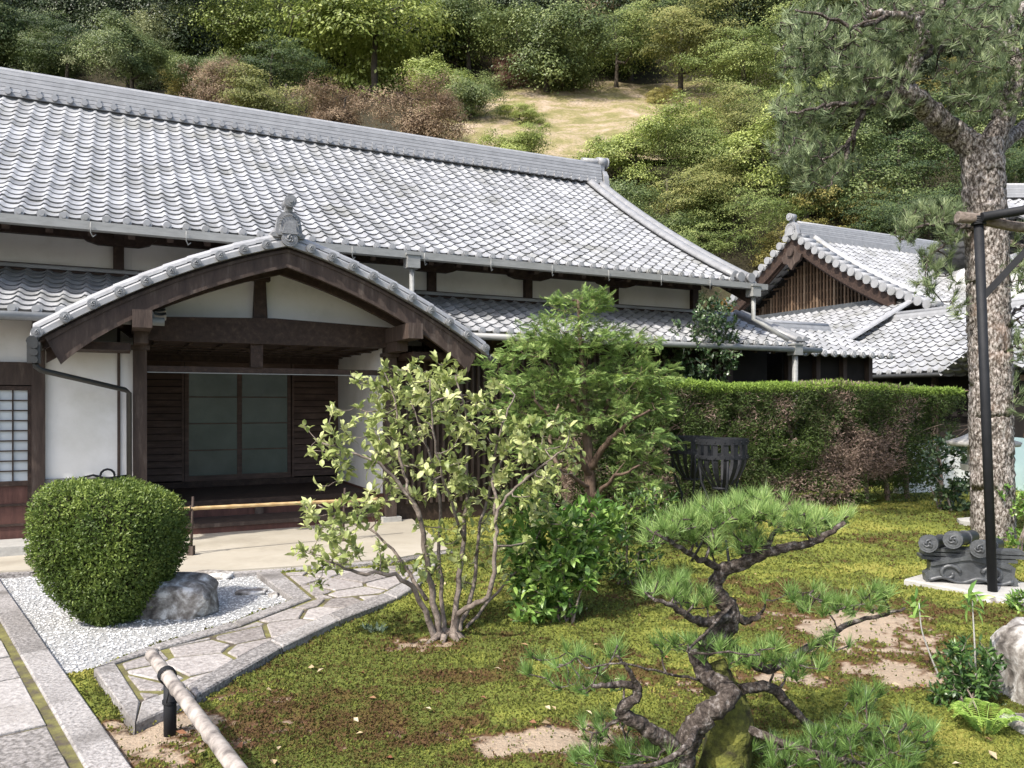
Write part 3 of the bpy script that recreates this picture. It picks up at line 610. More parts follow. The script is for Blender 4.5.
m = MB(); m.box((10.4, 14.4, .5), (2.8, 1.5, 1.0)); obj('lower_panel', m, mat('pale_blue_sheet', [(.2, c(.28, .42, .45)), (.8, c(.42, .55, .58))], scale=3, rough=.5), shed)
m = MB(); m.box((10.4, 14.45, 1.55), (2.7, 1.4, 1.1)); obj('wall', m, M['dark'], shed)
m = MB()
for k in range(15): m.box((9.05+k*.19, 13.72, 1.53), (.05, .05, 1.05))
m.box((10.4, 13.70, 1.04), (2.8, .07, .08)); m.box((10.4, 13.70, 2.06), (2.9, .09, .1)); obj('slats', m, M['wood_pale'], shed)
m = MB(); tiles(m, np.array([8.7, 13.3, 0]), np.array([1., 0, 0]), np.array([0, 1., 0]), 0, 3.4, lambda r: np.asarray(2.2+.4*r), 1.3, .24, .24, 6, .03, .025); tiles(m, np.array([8.7, 15.9, 0]), np.array([1., 0, 0]), np.array([0, -1., 0]), 0, 3.4, lambda r: np.asarray(2.2+.4*r), 1.3, .24, .24, 6, .03, .025); obj('roof', m, M['tile'], shed)
# ------------------------------------------------------------ noise helpers
_tab = np.random.default_rng(3).random((256, 256))
def vnoise(x, y):
    xi = np.floor(x).astype(int); yi = np.floor(y).astype(int); fx = x-xi; fy = y-yi; fx = fx*fx*(3-2*fx); fy = fy*fy*(3-2*fy)
    g = lambda a, b: _tab[a % 256, b % 256]
    return (g(xi, yi)*(1-fx)+g(xi+1, yi)*fx)*(1-fy)+(g(xi, yi+1)*(1-fx)+g(xi+1, yi+1)*fx)*fy
def fbm(x, y, o=4):
    s = 0; a = .5; n = 0
    for k in range(o): s = s+a*vnoise(x*2**k+k*17.3, y*2**k+k*9.1); n += a; a *= .55
    return s/n
def inpoly(x, y, poly):
    ins = np.zeros(np.shape(x), bool); n = len(poly)
    for i in range(n):
        x1, y1 = poly[i][:2]; x2, y2 = poly[(i+1) % n][:2]
        cnd = ((y1 > y) != (y2 > y)); ins ^= cnd & (x < (x2-x1)*(y-y1)/((y2-y1) if y2 != y1 else 1e-9)+x1)
    return ins
# ------------------------------------------------------------ terrain: garden level, wooded hill behind
def hill(x, y):
    x = np.asarray(x, float); y = np.asarray(y, float); b = 25.+0*x; q = np.clip((x-2)/5, 0, 1); q = q*q*(3-2*q)
    h = np.where(y < b, 0, (y-b)*.60); h = h*(1-q)+q*np.where(y < 56, np.clip((y-37)*.98, 0, 99), h)+np.where(y > 86, (y-86)*.35, 0)
    return h+np.where(y > b, (fbm(x*.08+5, y*.08, 3)-.5)*2.2*np.clip((y-b)/10, 0, 1), 0)
GX = np.concatenate([[-500, -250], np.arange(-130, 131, 3.), [250, 500]]); GY = np.concatenate([[-60, -20, 0], np.arange(3, 200, 3.), [260, 420]])
xx, yy = np.meshgrid(GX, GY); zz = hill(xx, yy)-.03; nx = len(GX)
m = MB(); i, j = np.meshgrid(np.arange(len(GY)-1), np.arange(nx-1), indexing='ij'); o = (i*nx+j).ravel()
grass = ((xx > -14) & (xx < 36) & (yy > 50) & (yy < 85)).astype(float)
m.add(np.stack([xx, yy, zz], -1).reshape(-1, 3), np.stack([o, o+1, o+nx+1, o+nx], -1), grass.ravel(), True)
M['terrain'] = mat('woodland_floor', [(.2, c(.018, .016, .009)), (.5, c(.035, .03, .016)), (.8, c(.06, .055, .025))], scale=.8, rough=1, bump=.1, bscale=3)  # floor colour darkened to hold the shade between the trees
M['meadow'] = mat('dry_grass_slope', [(.3, c(.12, .12, .04)), (.45, c(.22, .19, .085)), (.58, c(.32, .25, .17)), (.75, c(.42, .34, .27))], scale=.5, rough=1, bump=.12, bscale=4, stain=(4.5, .5, .75, c(.13, .13, .045)))
struct('ground', m, M['terrain'])
xx, yy = np.meshgrid(np.arange(-14, 30, 1.), np.arange(56, 86, 1.)); nx = xx.shape[1]
m = MB(); i, j = np.meshgrid(np.arange(xx.shape[0]-1), np.arange(nx-1), indexing='ij'); o = (i*nx+j).ravel()
m.add(np.stack([xx, yy, hill(xx, yy)+.22+fbm(xx*.5, yy*.5)*.5-.9*np.clip((np.abs(xx-8)-17+4*fbm(yy*.3, xx*.3))/3, 0, 1)], -1).reshape(-1, 3), np.stack([o, o+1, o+nx+1, o+nx], -1), None, True)
struct('grass_slope', m, M['meadow'])
# ------------------------------------------------------------ path polygons
def GP(l, z): return [G(x, y, z) for x, y in l]
path_poly = GP([(93, 670), (135, 726), (196, 698), (283, 648), (340, 621), (397, 599), (420, 585), (438, 563), (256, 573), (292, 600), (232, 623), (160, 643)], .09)
apron_px = [(-90, 575), (40, 569), (118, 582), (156, 578), (231, 570), (307, 565), (400, 557), (448, 549)]
apron = [list(q[:2]) for q in GP(apron_px, .10)]
ap_poly = apron+[list(L(4.6, 1.2, 0)[:2]), list(L(-5.6, 1.2, 0)[:2])]
walk_r = GP([(-14, 560), (133, 768)], .08); wd_ = nrm(walk_r[1]-walk_r[0]); wn = np.array([wd_[1], -wd_[0], 0])
if wn[0] > 0: wn = -wn
# moss field
soilspots = [(165, 745, .55, .45, 1), (205, 705, .35, .25, .8), (530, 755, .42, .20, 1.1), (610, 745, .35, .20, .7), (700, 700, .5, .3, .6), (860, 640, .55, .75, 1.1), (900, 680, .5, .35, 1), (800, 690, .45, .30, .9), (300, 760, .3, .15, .4), (420, 655, .35, .2, .5), (760, 730, .5, .25, .7), (650, 520, 1.2, .9, .35), (780, 512, 1.5, .5, .5), (520, 590, .5, .4, .3)]
redspots = [(330, 730, .6, .35), (430, 745, .5, .25), (560, 690, .5, .25), (610, 680, .4, .25), (250, 740, .35, .3), (740, 600, .9, .5), (870, 545, .8, .3), (960, 625, .6, .3), (480, 690, .4, .2)]
def fields(x, y):
    s = np.zeros_like(x)
    for px, py, rx, ry, k in soilspots:
        k = k*1.18
        q = G(px, py); s = np.maximum(s, k*np.exp(-(((x-q[0])/rx)**2+((y-q[1])/ry)**2)*.9))
    r = np.zeros_like(x)
    for px, py, rx, ry in redspots:
        q = G(px, py); r = np.maximum(r, .7*np.exp(-(((x-q[0])/rx)**2+((y-q[1])/ry)**2)*.9))
    n = .40*fbm(x*2.2, y*2.2, 5)+.32*fbm(x*9+3, y*9, 4)+.28*fbm(x*24, y*24+7, 3); n2 = .6*fbm(x*5+40, y*5, 4)+.4*fbm(x*16, y*16+7, 3)
    soil = np.clip((s+(n-.5)*3.4-.35)*1.5, 0, 1); red = np.clip((r+(n2-.5)*2.6-.16)*1.8, 0, 1)
    yel = np.clip((fbm(x*1.1+9, y*1.1+3, 4)-.45)*3+np.clip((x-1.2)*.16, 0, .42), 0, 1)
    return soil, red, yel
def mossz(x, y):
    return .026+.04*fbm(x*1.3+2, y*1.3, 3)+.032*fbm(x*6, y*6, 3)
st_ = .03
xx, yy = np.meshgrid(np.arange(-4.2, 9.5, st_), np.concatenate([np.arange(2.0, 9.0, st_), np.arange(9.0, 16, .08)])); nx = xx.shape[1]
zz = mossz(xx, yy); soil, red, yel = fields(xx, yy); zz = zz-soil*.014
blocked = inpoly(xx, yy, [q[:2] for q in path_poly]) | inpoly(xx, yy, ap_poly) | (((xx-walk_r[0][0])*wn[0]+(yy-walk_r[0][1])*wn[1]) > -.0)
gpoly = [q[:2] for q in GP([(-60, 560), (67, 675), (93, 670), (160, 643), (232, 623), (292, 600), (256, 573), (156, 575), (-60, 560)], .05)]
blocked |= inpoly(xx, yy, gpoly)
zz = np.where(blocked, -.01, zz)
m = MB(); i, j = np.meshgrid(np.arange(xx.shape[0]-1), np.arange(nx-1), indexing='ij'); o = (i*nx+j).ravel()
# colour code carried per vertex: 0 soil .. .35 red-brown moss .. .65 green .. 1 yellow-green
code = .62+.3*yel-.0*red; code = code*(1-red)+.40*red; code = code*(1-soil)+.08*soil
m.add(np.stack([xx, yy, zz], -1).reshape(-1, 3), np.stack([o, o+1, o+nx+1, o+nx], -1), code.ravel(), True)
mramp = [(.0, c(.40, .33, .26)), (.16, c(.33, .26, .19)), (.30, c(.10, .055, .03)), (.44, c(.10, .075, .025)), (.58, c(.095, .115, .028)), (.72, c(.18, .20, .042)), (.95, c(.31, .285, .075))]
M['mossg'] = mat('moss_ground', mramp, scale=45, rough=1, tint=.82, bump=.012, bscale=60, spec=.1)
M['mossb'] = mat('moss_tufts', mramp, scale=60, rough=.9, tint=.93, spec=.15, trans=.25)
struct('moss_ground', m, M['mossg'])
N = 430000
yv = 1/(1/2.3+(1/13.-1/2.3)*rng.random(N)); xv = (rng.random(N)*1.95-.85)*yv*1.0
k = (xv > -4.2) & (xv < 9.4); xv = xv[k]; yv = yv[k]
bl = inpoly(xv, yv, [q[:2] for q in path_poly]) | inpoly(xv, yv, ap_poly) | inpoly(xv, yv, gpoly) | (((xv-walk_r[0][0])*wn[0]+(yv-walk_r[0][1])*wn[1]) > -.02)
so, re, ye = fields(xv, yv); k = ~bl & (rng.random(len(xv)) > so*.97) & (yv < 12.8+.3*xv)
xv, yv, so, re, ye = [q[k] for q in (xv, yv, so, re, ye)]; n = len(xv)
code = (.58+.28*ye)*(1-re)+.38*re+(rng.random(n)-.5)*.34; zb = mossz(xv, yv)
sz = .011*(yv/4)**.75*(.7+.8*rng.random(n)); d = rng.normal(size=(n, 3))*.6; d[:, 2] = .8
m = MB(); m.leaves(np.c_[xv, yv, zb-.004], d, rng.normal(size=(n, 3))+np.array([0, 0, .3]), sz*1.25, sz, np.clip(code, 0.3, 1))
o = obj('moss', m, M['mossb']); tag(o, 'yellow green and brown moss covering the garden floor', 'moss', kind='stuff')
# fallen leaves and twigs, pebbles on the moss
m = MB(); n = 170; yv = 1/(1/2.6+(1/11.-1/2.6)*rng.random(n)); xv = (rng.random(n)*1.3-.62)*yv
k = ~(inpoly(xv, yv, gpoly)) & (xv > -2.2) & ~inpoly(xv, yv, [q[:2] for q in path_poly]); xv, yv = xv[k], yv[k]; n = len(xv); a = rng.random(n)*6.28
m.leaves(np.c_[xv, yv, mossz(xv, yv)+.018], np.c_[np.cos(a), np.sin(a), .15*rng.normal(size=n)], rng.normal(size=(n, 3))*.35+Z, .025+.035*rng.random(n), .018+.015*rng.random(n), rng.random(n))
o = obj('fallen_leaves', m, mat('fallen_leaf', [(.1, c(.16, .06, .03)), (.5, c(.30, .21, .11)), (.9, c(.45, .38, .26))], scale=3, tint=.9, rough=.8)); tag(o, 'small dry fallen leaves scattered over the moss', 'leaves', kind='stuff')

# ------------------------------------------------------------ apron, path, gravel, walkway
m = MB(); m.prism(ap_poly, -.02, .10); struct('entrance_apron', m, M['concrete'])
m = MB()
for (a, b) in zip(apron[:-1], apron[1:]):
    a = np.array([*a, 0]); b = np.array([*b, 0]); dd = nrm(b-a); nn_ = np.array([-dd[1], dd[0], 0]); 
    m.add([*(a+Z*-.01, b+Z*-.01, b-nn_*.10+Z*-.01, a-nn_*.10+Z*-.01), *(a+Z*.085, b+Z*.085, b-nn_*.10+Z*.085, a-nn_*.10+Z*.085)], np.array([[4, 5, 6, 7], [0, 1, 5, 4], [3, 7, 6, 2], [0, 4, 7, 3], [1, 2, 6, 5]][::-1]), rng.random())
struct('apron_kerb', m, M['kerb'])
m = MB(); m.prism([L(-.9, -.55, 0), L(.30, -.55, 0), L(.30, -.02, 0), L(-.9, -.02, 0)], .1, .19); struct('entrance_step', m, M['slate'])
def stone(mb, poly, z0, z1, inset=.006, tint=.5, bev=.008):
    q = np.array([p[:2] for p in poly]); n = len(q)
    if 0.5*np.sum(q[:, 0]*np.roll(q[:, 1], -1)-np.roll(q[:, 0], -1)*q[:, 1]) < 0: q = q[::-1]
    ce = q.mean(0)
    def ins(dd):
        e = np.roll(q, -1, 0)-q; le = np.linalg.norm(e, axis=1, keepdims=True); e = e/np.maximum(le, 1e-6); nn_ = np.c_[-e[:, 1], e[:, 0]]
        b = np.roll(nn_, 1, 0)+nn_; b = b/np.maximum(np.sum(b*nn_, 1, keepdims=True), .35); return q+b*dd
    a, b = ins(inset), ins(inset+bev); t_ = (rng.random(3)-.5)*.008
    v = np.concatenate([np.c_[a, np.full(n, z0)], np.c_[a, np.full(n, z1-bev)], np.c_[b, z1+(b-ce)@t_[:2]]])
    f = [list(range(2*n, 3*n))]
    for i in range(n): j = (i+1) % n; f += [[i, j, n+j, n+i], [n+i, n+j, 2*n+j, 2*n+i]]
    mb.add(v, f, tint)
def strip(mb, a, b, c_, d, n, z0, z1):
    """stones between edge a-b and edge c_-d"""
    a, b, c_, d = [np.array(q[:2]) for q in (a, b, c_, d)]; ts = np.concatenate([[0], np.sort((np.arange(1, n)+.3*(rng.random(n-1)-.5))/n), [1]]) if n > 1 else [0, 1]
    for u0, u1 in zip(ts[:-1], ts[1:]): stone(mb, [a+(b-a)*u0, a+(b-a)*u1, c_+(d-c_)*u1, c_+(d-c_)*u0], z0, z1, .004, rng.random())
# joint bed below the path
m = MB(); 
BED = 1
BEDM = m; struct_bed = lambda: struct('path_bed', BEDM, mat('mossy_joint', [(.38, c(.08, .065, .05)), (.5, c(.12, .11, .045)), (.66, c(.19, .18, .06))], scale=9, rough=1, bump=.006))
if 0: struct('path_bed', m, mat('mossy_joint', [(.38, c(.08, .065, .05)), (.5, c(.12, .11, .045)), (.66, c(.19, .18, .06))], scale=9, rough=1, bump=.006))
stone(BEDM, path_poly, -.02, .085, .03, .5, .001); struct_bed()
zt = .09; g = lambda x, y: G(x, y, zt)
m = MB()
outer = [(135, 726), (196, 698), (283, 648), (340, 621), (397, 599), (420, 585), (438, 563)]; inner = [(141, 703), (186, 687), (270, 641), (328, 615), (383, 594), (405, 582), (423, 563)]
for a, b, a2, b2 in zip(outer[:-1], outer[1:], inner[:-1], inner[1:]): strip(m, g(*a), g(*b), g(*a2), g(*b2), 1, -.03, zt+.012)
strip(m, g(93, 670), g(135, 726), g(116, 664), g(141, 703), 1, -.03, zt+.012)
tl = [(93, 670), (160, 643), (232, 623), (292, 600)]; tl2 = [(116, 664), (168, 647), (240, 627), (312, 598)]
strip(m, g(93, 670), g(150, 647), g(116, 664), g(160, 650), 1, -.03, zt+.012); strip(m, g(150, 647), g(232, 623), g(160, 650), g(240, 627), 1, -.03, zt+.012); strip(m, g(232, 623), g(292, 600), g(240, 627), g(312, 599), 1, -.03, zt+.012)
strip(m, g(292, 600), g(256, 573), g(312, 599), g(280, 572), 2, -.03, zt+.012)
struct('path_kerb', m, M['kerb'])
# crazy paving: Voronoi stones clipped to two convex fields
def clip(poly, p, n_):
    out = []; k = len(poly)
    for i in range(k):
        a, b = poly[i], poly[(i+1) % k]; da = np.dot(a-p, n_); db = np.dot(b-p, n_)
        if da <= 0: out.append(a)
        if da*db < 0: out.append(a+(b-a)*da/(da-db))
    return out
def crazy(mb, field, spacing, seed):
    r_ = np.random.default_rng(seed); f = [np.array(q[:2]) for q in field]; q = np.array(f)
    if 0.5*np.sum(q[:, 0]*np.roll(q[:, 1], -1)-np.roll(q[:, 0], -1)*q[:, 1]) < 0: f = f[::-1]; q = q[::-1]
    lo, hi = q.min(0), q.max(0); pts = []
    for x in np.arange(lo[0]-spacing, hi[0]+spacing, spacing):
        for k_, y in enumerate(np.arange(lo[1]-spacing, hi[1]+spacing, spacing*.8)): pts.append([x+(k_ % 2)*spacing/2+r_.uniform(-.36, .36)*spacing, y+r_.uniform(-.3, .3)*spacing])
    pts = np.array(pts)
    for i, p in enumerate(pts):
        cell = list(f); near = np.argsort(np.linalg.norm(pts-p, axis=1))[1:16]
        for j_ in near:
            if len(cell) < 3: break
            cell = clip(cell, (p+pts[j_])/2, nrm(pts[j_]-p))
        if len(cell) >= 3:
            cc = np.array(cell); ar = abs(0.5*np.sum(cc[:, 0]*np.roll(cc[:, 1], -1)-np.roll(cc[:, 0], -1)*cc[:, 1]))
            if ar > .012: 
                cc = [cc[k] for k in range(len(cc)) if np.linalg.norm(cc[k]-cc[k-1]) > .03]
                if len(cc) >= 3: stone(mb, cc, .04, zt+.002+.006*r_.random(), r_.uniform(.013, .023), r_.random(), .006)
m = MB()
crazy(m, [g(119, 664), g(143, 703), g(187, 688), g(271, 642), g(329, 616), g(385, 594), g(314, 599.5), g(240, 627), g(166, 648)], .36, 5)
crazy(m, [g(316, 600), g(383, 593), g(404, 582), g(421, 564), g(283, 573)], .42, 9)
struct('path_paving', m, M['flag'])
m = MB(); m.prism(GP([(-120, 545), (67, 676), (93, 671), (160, 643), (232, 623), (292, 600), (256, 573), (156, 560)], .05), -.02, .05); struct('gravel_bed', m, M['gravel'])
n = 26000; q = []
xv = rng.uniform(-5.2, -1.2, n); yv = rng.uniform(4.0, 7.6, n); k = inpoly(xv, yv, gpoly) & ~inpoly(xv, yv, ap_poly) & ~inpoly(xv, yv, [p[:2] for p in path_poly]); xv, yv = xv[k], yv[k]; n = len(xv)
oc = np.array([[1, 0, 0], [0, 1, 0], [-1, 0, 0], [0, -1, 0], [0, 0, .8], [0, 0, -.5]]); of = np.array([[0, 1, 4], [1, 2, 4], [2, 3, 4], [3, 0, 4], [1, 0, 5], [2, 1, 5], [3, 2, 5], [0, 3, 5]])
rz = rng.random(n)*6.28; sc = .005+.008*rng.random(n); sc3 = np.stack([sc*(.7+.7*rng.random(n)), sc*(.7+.7*rng.random(n)), sc*.7], 1)
v = oc[None]*sc3[:, None]; v = np.stack([v[..., 0]*np.cos(rz)[:, None]-v[..., 1]*np.sin(rz)[:, None], v[..., 0]*np.sin(rz)[:, None]+v[..., 1]*np.cos(rz)[:, None], v[..., 2]], -1)+np.c_[xv, yv, np.full(n, .053)][:, None]
m = MB(); m.add(v.reshape(-1, 3), (np.arange(n)[:, None, None]*6+of[None]).reshape(-1, 3), np.repeat(rng.random(n), 6)); o = obj('gravel', m, M['gravel']); tag(o, 'loose white gravel between the walkway and the stone path', 'gravel', kind='stuff')
# walkway at the left
W0 = walk_r[0]; W1 = W0+wd_*9
m = MB(); m.prism([W0+wn*.01, W1+wn*.01, W1+wn*3, W0+wn*3], -.02, .074); struct('walkway_bed', m, bpy.data.materials['mossy_joint'])
m = MB(); x = -2.; 
while x < 8: ln = rng.uniform(.95, 1.35); stone(m, [W0+wd_*x, W0+wd_*(x+ln), W0+wd_*(x+ln)+wn*.16, W0+wd_*x+wn*.16], -.02, .09, .004, rng.random()); x += ln
struct('walkway_kerb', m, M['kerb'])
m = MB()
for rw in range(3):
    x = -2.+rng.random()*.3; w0 = .195+rw*.72
    while x < 8: ln = rng.uniform(.36, .62); stone(m, [W0+wd_*x+wn*w0, W0+wd_*(x+ln)+wn*w0, W0+wd_*(x+ln)+wn*(w0+.70), W0+wd_*x+wn*(w0+.70)], -.02, .082+.006*rng.random(), .013, rng.random(), .005); x += ln
struct('walkway_slabs', m, M['slab'])

# ------------------------------------------------------------ rocks
def rock(ce, sx, sy, sz, seed, nu=26, nv=16, rough_=.32, box=.55):
    r_ = np.random.default_rng(seed); mm = MB(); u = np.arange(nu)/nu*2*np.pi; v = np.linspace(-.5*np.pi, .5*np.pi, nv)
    uu, vv = np.meshgrid(u, v); x, y, z = np.cos(vv)*np.cos(uu), np.cos(vv)*np.sin(uu), np.sin(vv)
    f = lambda q: np.sign(q)*np.abs(q)**box
    x, y, z = f(x), f(y), f(z); off = r_.random()*50
    dd = 1+rough_*(fbm(x*1.6+off+z*1.3, y*1.6+z*.9+off, 4)-.5)*2+.08*(fbm(x*7+off, z*7+y*5, 3)-.5)
    p = np.stack([x*dd*sx, y*dd*sy, z*dd*sz], -1).reshape(-1, 3)+np.asarray(ce)
    i, j = np.meshgrid(np.arange(nv-1), np.arange(nu), indexing='ij'); k = (j+1) % nu
    mm.add(p, np.stack([i*nu+j, i*nu+k, (i+1)*nu+k, (i+1)*nu+j], -1).reshape(-1, 4), None, True); return mm
q = G(173, 612, .05); solo('rock', rock(q+[-.03, 0, .07], .35, .22, .19, 4), M['rock'], 'large grey boulder mottled with white lichen against the round clipped bush', 'rock', q)
q = G(252, 594, .05); solo('rock', rock(q+[0, 0, .0], .12, .07, .035, 8), M['rock'], 'small flat brownish stone in the middle of the white gravel', 'rock', q)
q = G(274, 597, .05); solo('rock', rock(q+[0, 0, .0], .04, .03, .035, 9), M['rock'], 'pebble-sized mossy stone right beside the flat brownish stone in the gravel', 'rock', q)
q = G(212, 578, .05); solo('rock', rock(q+[0, 0, .0], .20, .09, .06, 10), M['rock'], 'low dark slab of rock between the boulder and the concrete apron', 'rock', q)
q = G(1040, 745, 0); q = np.array([2.88, 4.1, 0]); solo('rock', rock(q+[0, 0, .10], .27, .28, .30, 12), M['rock'], 'tall pale rock cut off by the right edge beside the fern', 'rock', q)
q = np.array([2.35, 3.72, 0]); solo('rock', rock(q+[.22, 0, .0], .20, .16, .10, 13), M['rock'], 'low dark rock in the lower right corner under the fern', 'rock', q)
q = G(990, 606); solo('footing_stone', rock(q+[0, 0, .03], .15, .11, .05, 15), M['rock'], 'flat speckled footing stone at the foot of the black steel prop', 'stone', q)

# ------------------------------------------------------------ bamboo rail in the foreground
bf = thing('bamboo_rail', 'weathered grey bamboo rail on a short black post in the lower left foreground', 'low fence', G(170, 745))
a = P(152, 655, 3.95); b = P(236, 768, 2.72); b2 = a+(b-a)*1.9
m = MB(); ts = np.linspace(0, 1, 60); pts = [a+(b2-a)*t_ for t_ in ts]; rr = [.030+.004*(1 if i % 12 in (0,) else 0)-.002*(1 if i % 12 in (1, 11) else 0) for i in range(60)]
m.tube(pts, rr, 16, tint=.5); obj('bamboo_pole', m, M['bamboo_w'], bf)
m = MB(); q = G(170, 745); m.tube([q, q+[0, 0, .335]], [.029, .029], 14); m.tube([q+[-.002, 0, .20], q+[-.002, 0, .207]], [.033]*2, 14)
q2 = q+Z*9-wd_*0; obj('post', m, M['iron'], bf)
m = MB(); q = G(170, 745)
for k in range(4):
    ph = k*.013; mid = a+(b2-a)*.0; pc = a+(b2-a)*np.clip(np.dot((q+Z*.34-a), nrm(b2-a))/np.linalg.norm(b2-a), 0, 1)+nrm(b2-a)*(ph-.02)
    dd = nrm(b2-a); s1 = nrm(np.cross(dd, Z)); u1 = np.cross(s1, dd); m.tube([pc+s1*math.cos(t_)*.037+u1*math.sin(t_)*.037 for t_ in np.linspace(0, 6.3, 14)], [.004]*14, 5, False)
for k in range(3): m.tube([q+Z*(.20+k*.006)+np.array([math.cos(t_), math.sin(t_), 0])*.033 for t_ in np.linspace(0, 6.3, 12)], [.003]*12, 4, False)
m.tube([pc, pc+[.02, -.03, -.05], pc+[.01, -.04, -.11]], [.003]*3, 4); obj('rope', m, M['iron'], bf)
q = G(128, 768, 0)
# bamboo barrier in front of the porch
bb = thing('bamboo_barrier', 'yellow bamboo pole resting on two thin iron stakes across the porch entrance', 'barrier', G(192, 555, .1))
a = P(150, 510.5, 7.55); b = P(350, 500.5, 8.62); e = a+(b-a)*1.16; m = MB(); pts = [a+(e-a)*t_ for t_ in np.linspace(0, 1, 49)]
m.tube(pts, [.0185+(.004 if i % 8 == 0 else 0) for i in range(49)], 10, tint=[.5+.4*((i//10) % 3-1) for i in range(490)]); obj('bamboo_pole', m, M['bamboo_y'], bb)
for px, py in ((191, 555), (343, 541)):
    q = G(px, py, .1); m = MB(); m.tube([q+[0, 0, 0], q+[.02, 0, .58]], [.014, .012], 6); m.box(q+[0, 0, .045], (.06, .06, .09)); m.tube([q+[.02, -.02, .46], q+[.02, -.06, .44], q+[.02, -.06, .50]], [.008]*3, 5); obj('stake', m, M['wood_old'], bb)

# ------------------------------------------------------------ iron fire baskets
def basket(name, px, Y, zt_, label, ring=.232):
    q = np.array([(px-512)/F*Y, Y, 0.]); t_ = thing(name, label, 'fire basket', q, 'iron fire baskets in front of the hedge')
    zb = zt_-.47; prof = lambda z: ring*(1-.64*np.clip((zt_-.16-z)/.31, 0, 1)**1.9)
    m = MB(); ns = 15
    for k in range(ns):
        a = k/ns*2*math.pi; ca = np.array([math.cos(a), math.sin(a), 0]); sa = np.array([-math.sin(a), math.cos(a), 0]); zs = np.linspace(zb, zt_-.02, 10); v = []
        wk = .022 if k % 1 == 0 else .02
        for z in zs: r_ = prof(z); ww = wk*(r_/ring)**.5; v += [q+ca*r_-sa*ww+Z*z, q+ca*r_+sa*ww+Z*z, q+ca*(r_-.006)+sa*ww+Z*z, q+ca*(r_-.006)-sa*ww+Z*z]
        i = np.arange(9)[:, None]*4; j = np.arange(4)[None]; kk = (j+1) % 4; m.add(v, np.stack([i+j, i+kk, i+4+kk, i+4+j], -1).reshape(-1, 4))
    obj('slat', m, M['iron'], t_)['kind'] = 'stuff' if False else 'slats'
    def hoop(z0, z1, r_, nm):
        m = MB(); n = 36; v = []
        for k in range(n+1):
            a = k/n*2*math.pi; ca = np.array([math.cos(a), math.sin(a), 0]); v += [q+ca*(r_+.003)+Z*z0, q+ca*(r_+.003)+Z*z1, q+ca*(r_+.011)+Z*z1, q+ca*(r_+.011)+Z*z0]
        i = np.arange(n)[:, None]*4; j = np.arange(4)[None]; kk = (j+1) % 4; m.add(v, np.stack([i+j, i+kk, i+4+kk, i+4+j], -1).reshape(-1, 4))
        for k in range(18):
            a = k/18*2*math.pi; ca = np.array([math.cos(a), math.sin(a), 0]); m.disc(q+ca*(r_+.013)+Z*(z0+z1)/2, ca, .009, .01, 7)
        obj(nm, m, M['iron'], t_)
    hoop(zt_-.055, zt_, ring, 'hoop'); hoop(zt_-.19, zt_-.155, ring, 'hoop')
    m = MB(); m.disc(q+Z*zb, Z, prof(zb)+.012, .025, 20); obj('base_plate', m, M['iron'], t_)
    for k in range(3):
        a = k/3*2*math.pi+.5; ca = np.array([math.cos(a), math.sin(a), 0]); m = MB(); m.tube([q+ca*(ring*.98)+Z*(zt_-.16), q+ca*.2+Z*(zb+.05), q+ca*.10+Z*(zb-.18), q+ca*.12+Z*.4, q+ca*.34+Z*.0], [.013]*5, 6); obj('leg', m, M['iron'], t_)
    return t_
basket('fire_basket', 722, 7.4, 1.275, 'black iron fire basket on three legs, nearer and larger of the two')
basket('fire_basket', 691, 8.6, 1.245, 'black iron fire basket half hidden behind the nearer basket and the cypress')
for o in list(bpy.data.objects):
    if o.name.startswith('slat') and o.get('kind') == 'slats': del o['kind']; o.name = 'slats'

# ------------------------------------------------------------ old ridge-tile ornament on its slab
sl = GP([(904, 579), (1040, 604), (1060, 586), (932, 571)], .095); m = MB(); stone(m, sl, -.02, .095, .0, .7, .01)
solo('stone_slab', m, M['slate'], 'flat pale stone slab under the old ridge end tile ornament', 'slab', G(960, 585))
oc_ = G(968, 583, .095); fd = nrm(np.array([-.25, -.97, 0])); sd = nrm(np.array([.97, -.25, 0]))
orn = thing('roof_tile_ornament', 'old dark roof ridge-end tile ornament with three round swirl tiles displayed on a slab', 'ornament', oc_)
out = [(-.33, 0), (-.34, .07), (-.30, .10), (-.30, .17), (-.25, .19), (-.06, .255), (0, .265), (.10, .24), (.30, .18), (.34, .15), (.33, .08), (.36, .05), (.35, 0), (.24, .02), (.18, .05), (.10, .02), (-.02, .0), (-.10, .03), (-.18, .05), (-.26, .02)]
def oplate(mb, sc, y0, y1, lift=0., dx=0, pts=out):
    v = [oc_+sd*(x*sc+dx)+Z*(z*sc+lift)+fd*y0 for x, z in pts]+[oc_+sd*(x*sc+dx)+Z*(z*sc+lift)+fd*y1 for x, z in pts]; n = len(pts)
    mb.add(v, [list(range(n)), list(range(2*n-1, n-1, -1))]+[[i, (i+1) % n, (i+1) % n+n, i+n] for i in range(n)])
m = MB(); oplate(m, 1, -.06, .05); oplate(m, 1, .045, .07, 0, 0, [(-.3, .17), (-.05, .235), (0, .245), (.3, .165), (.3, .135), (0, .205), (-.05, .2), (-.3, .14)]); oplate(m, 1, -.16, -.061, 0, 0, [(-.28, 0), (-.24, .2), (0, .27), (.26, .19), (.3, 0)])
for x0, s_ in ((-.16, 1), (.17, -1)):     # carved scrolls
    m.tube([oc_+fd*.06+sd*(x0+s_*r_*math.cos(t_))+Z*(.085+r_*math.sin(t_)*.9) for t_, r_ in zip(np.linspace(.2, 6.5, 18), np.linspace(.085, .025, 18))], np.linspace(.018, .012, 18), 6)
m.tube([oc_+fd*.055+sd*x+Z*(.03+.02*math.sin(x*22)) for x in np.linspace(-.31, .32, 24)], [.016]*24, 6)
obj('carved_plate', m, M['tile_dark'], orn)
ax_ = nrm(np.array([-.42, -.90, 0.05])); 
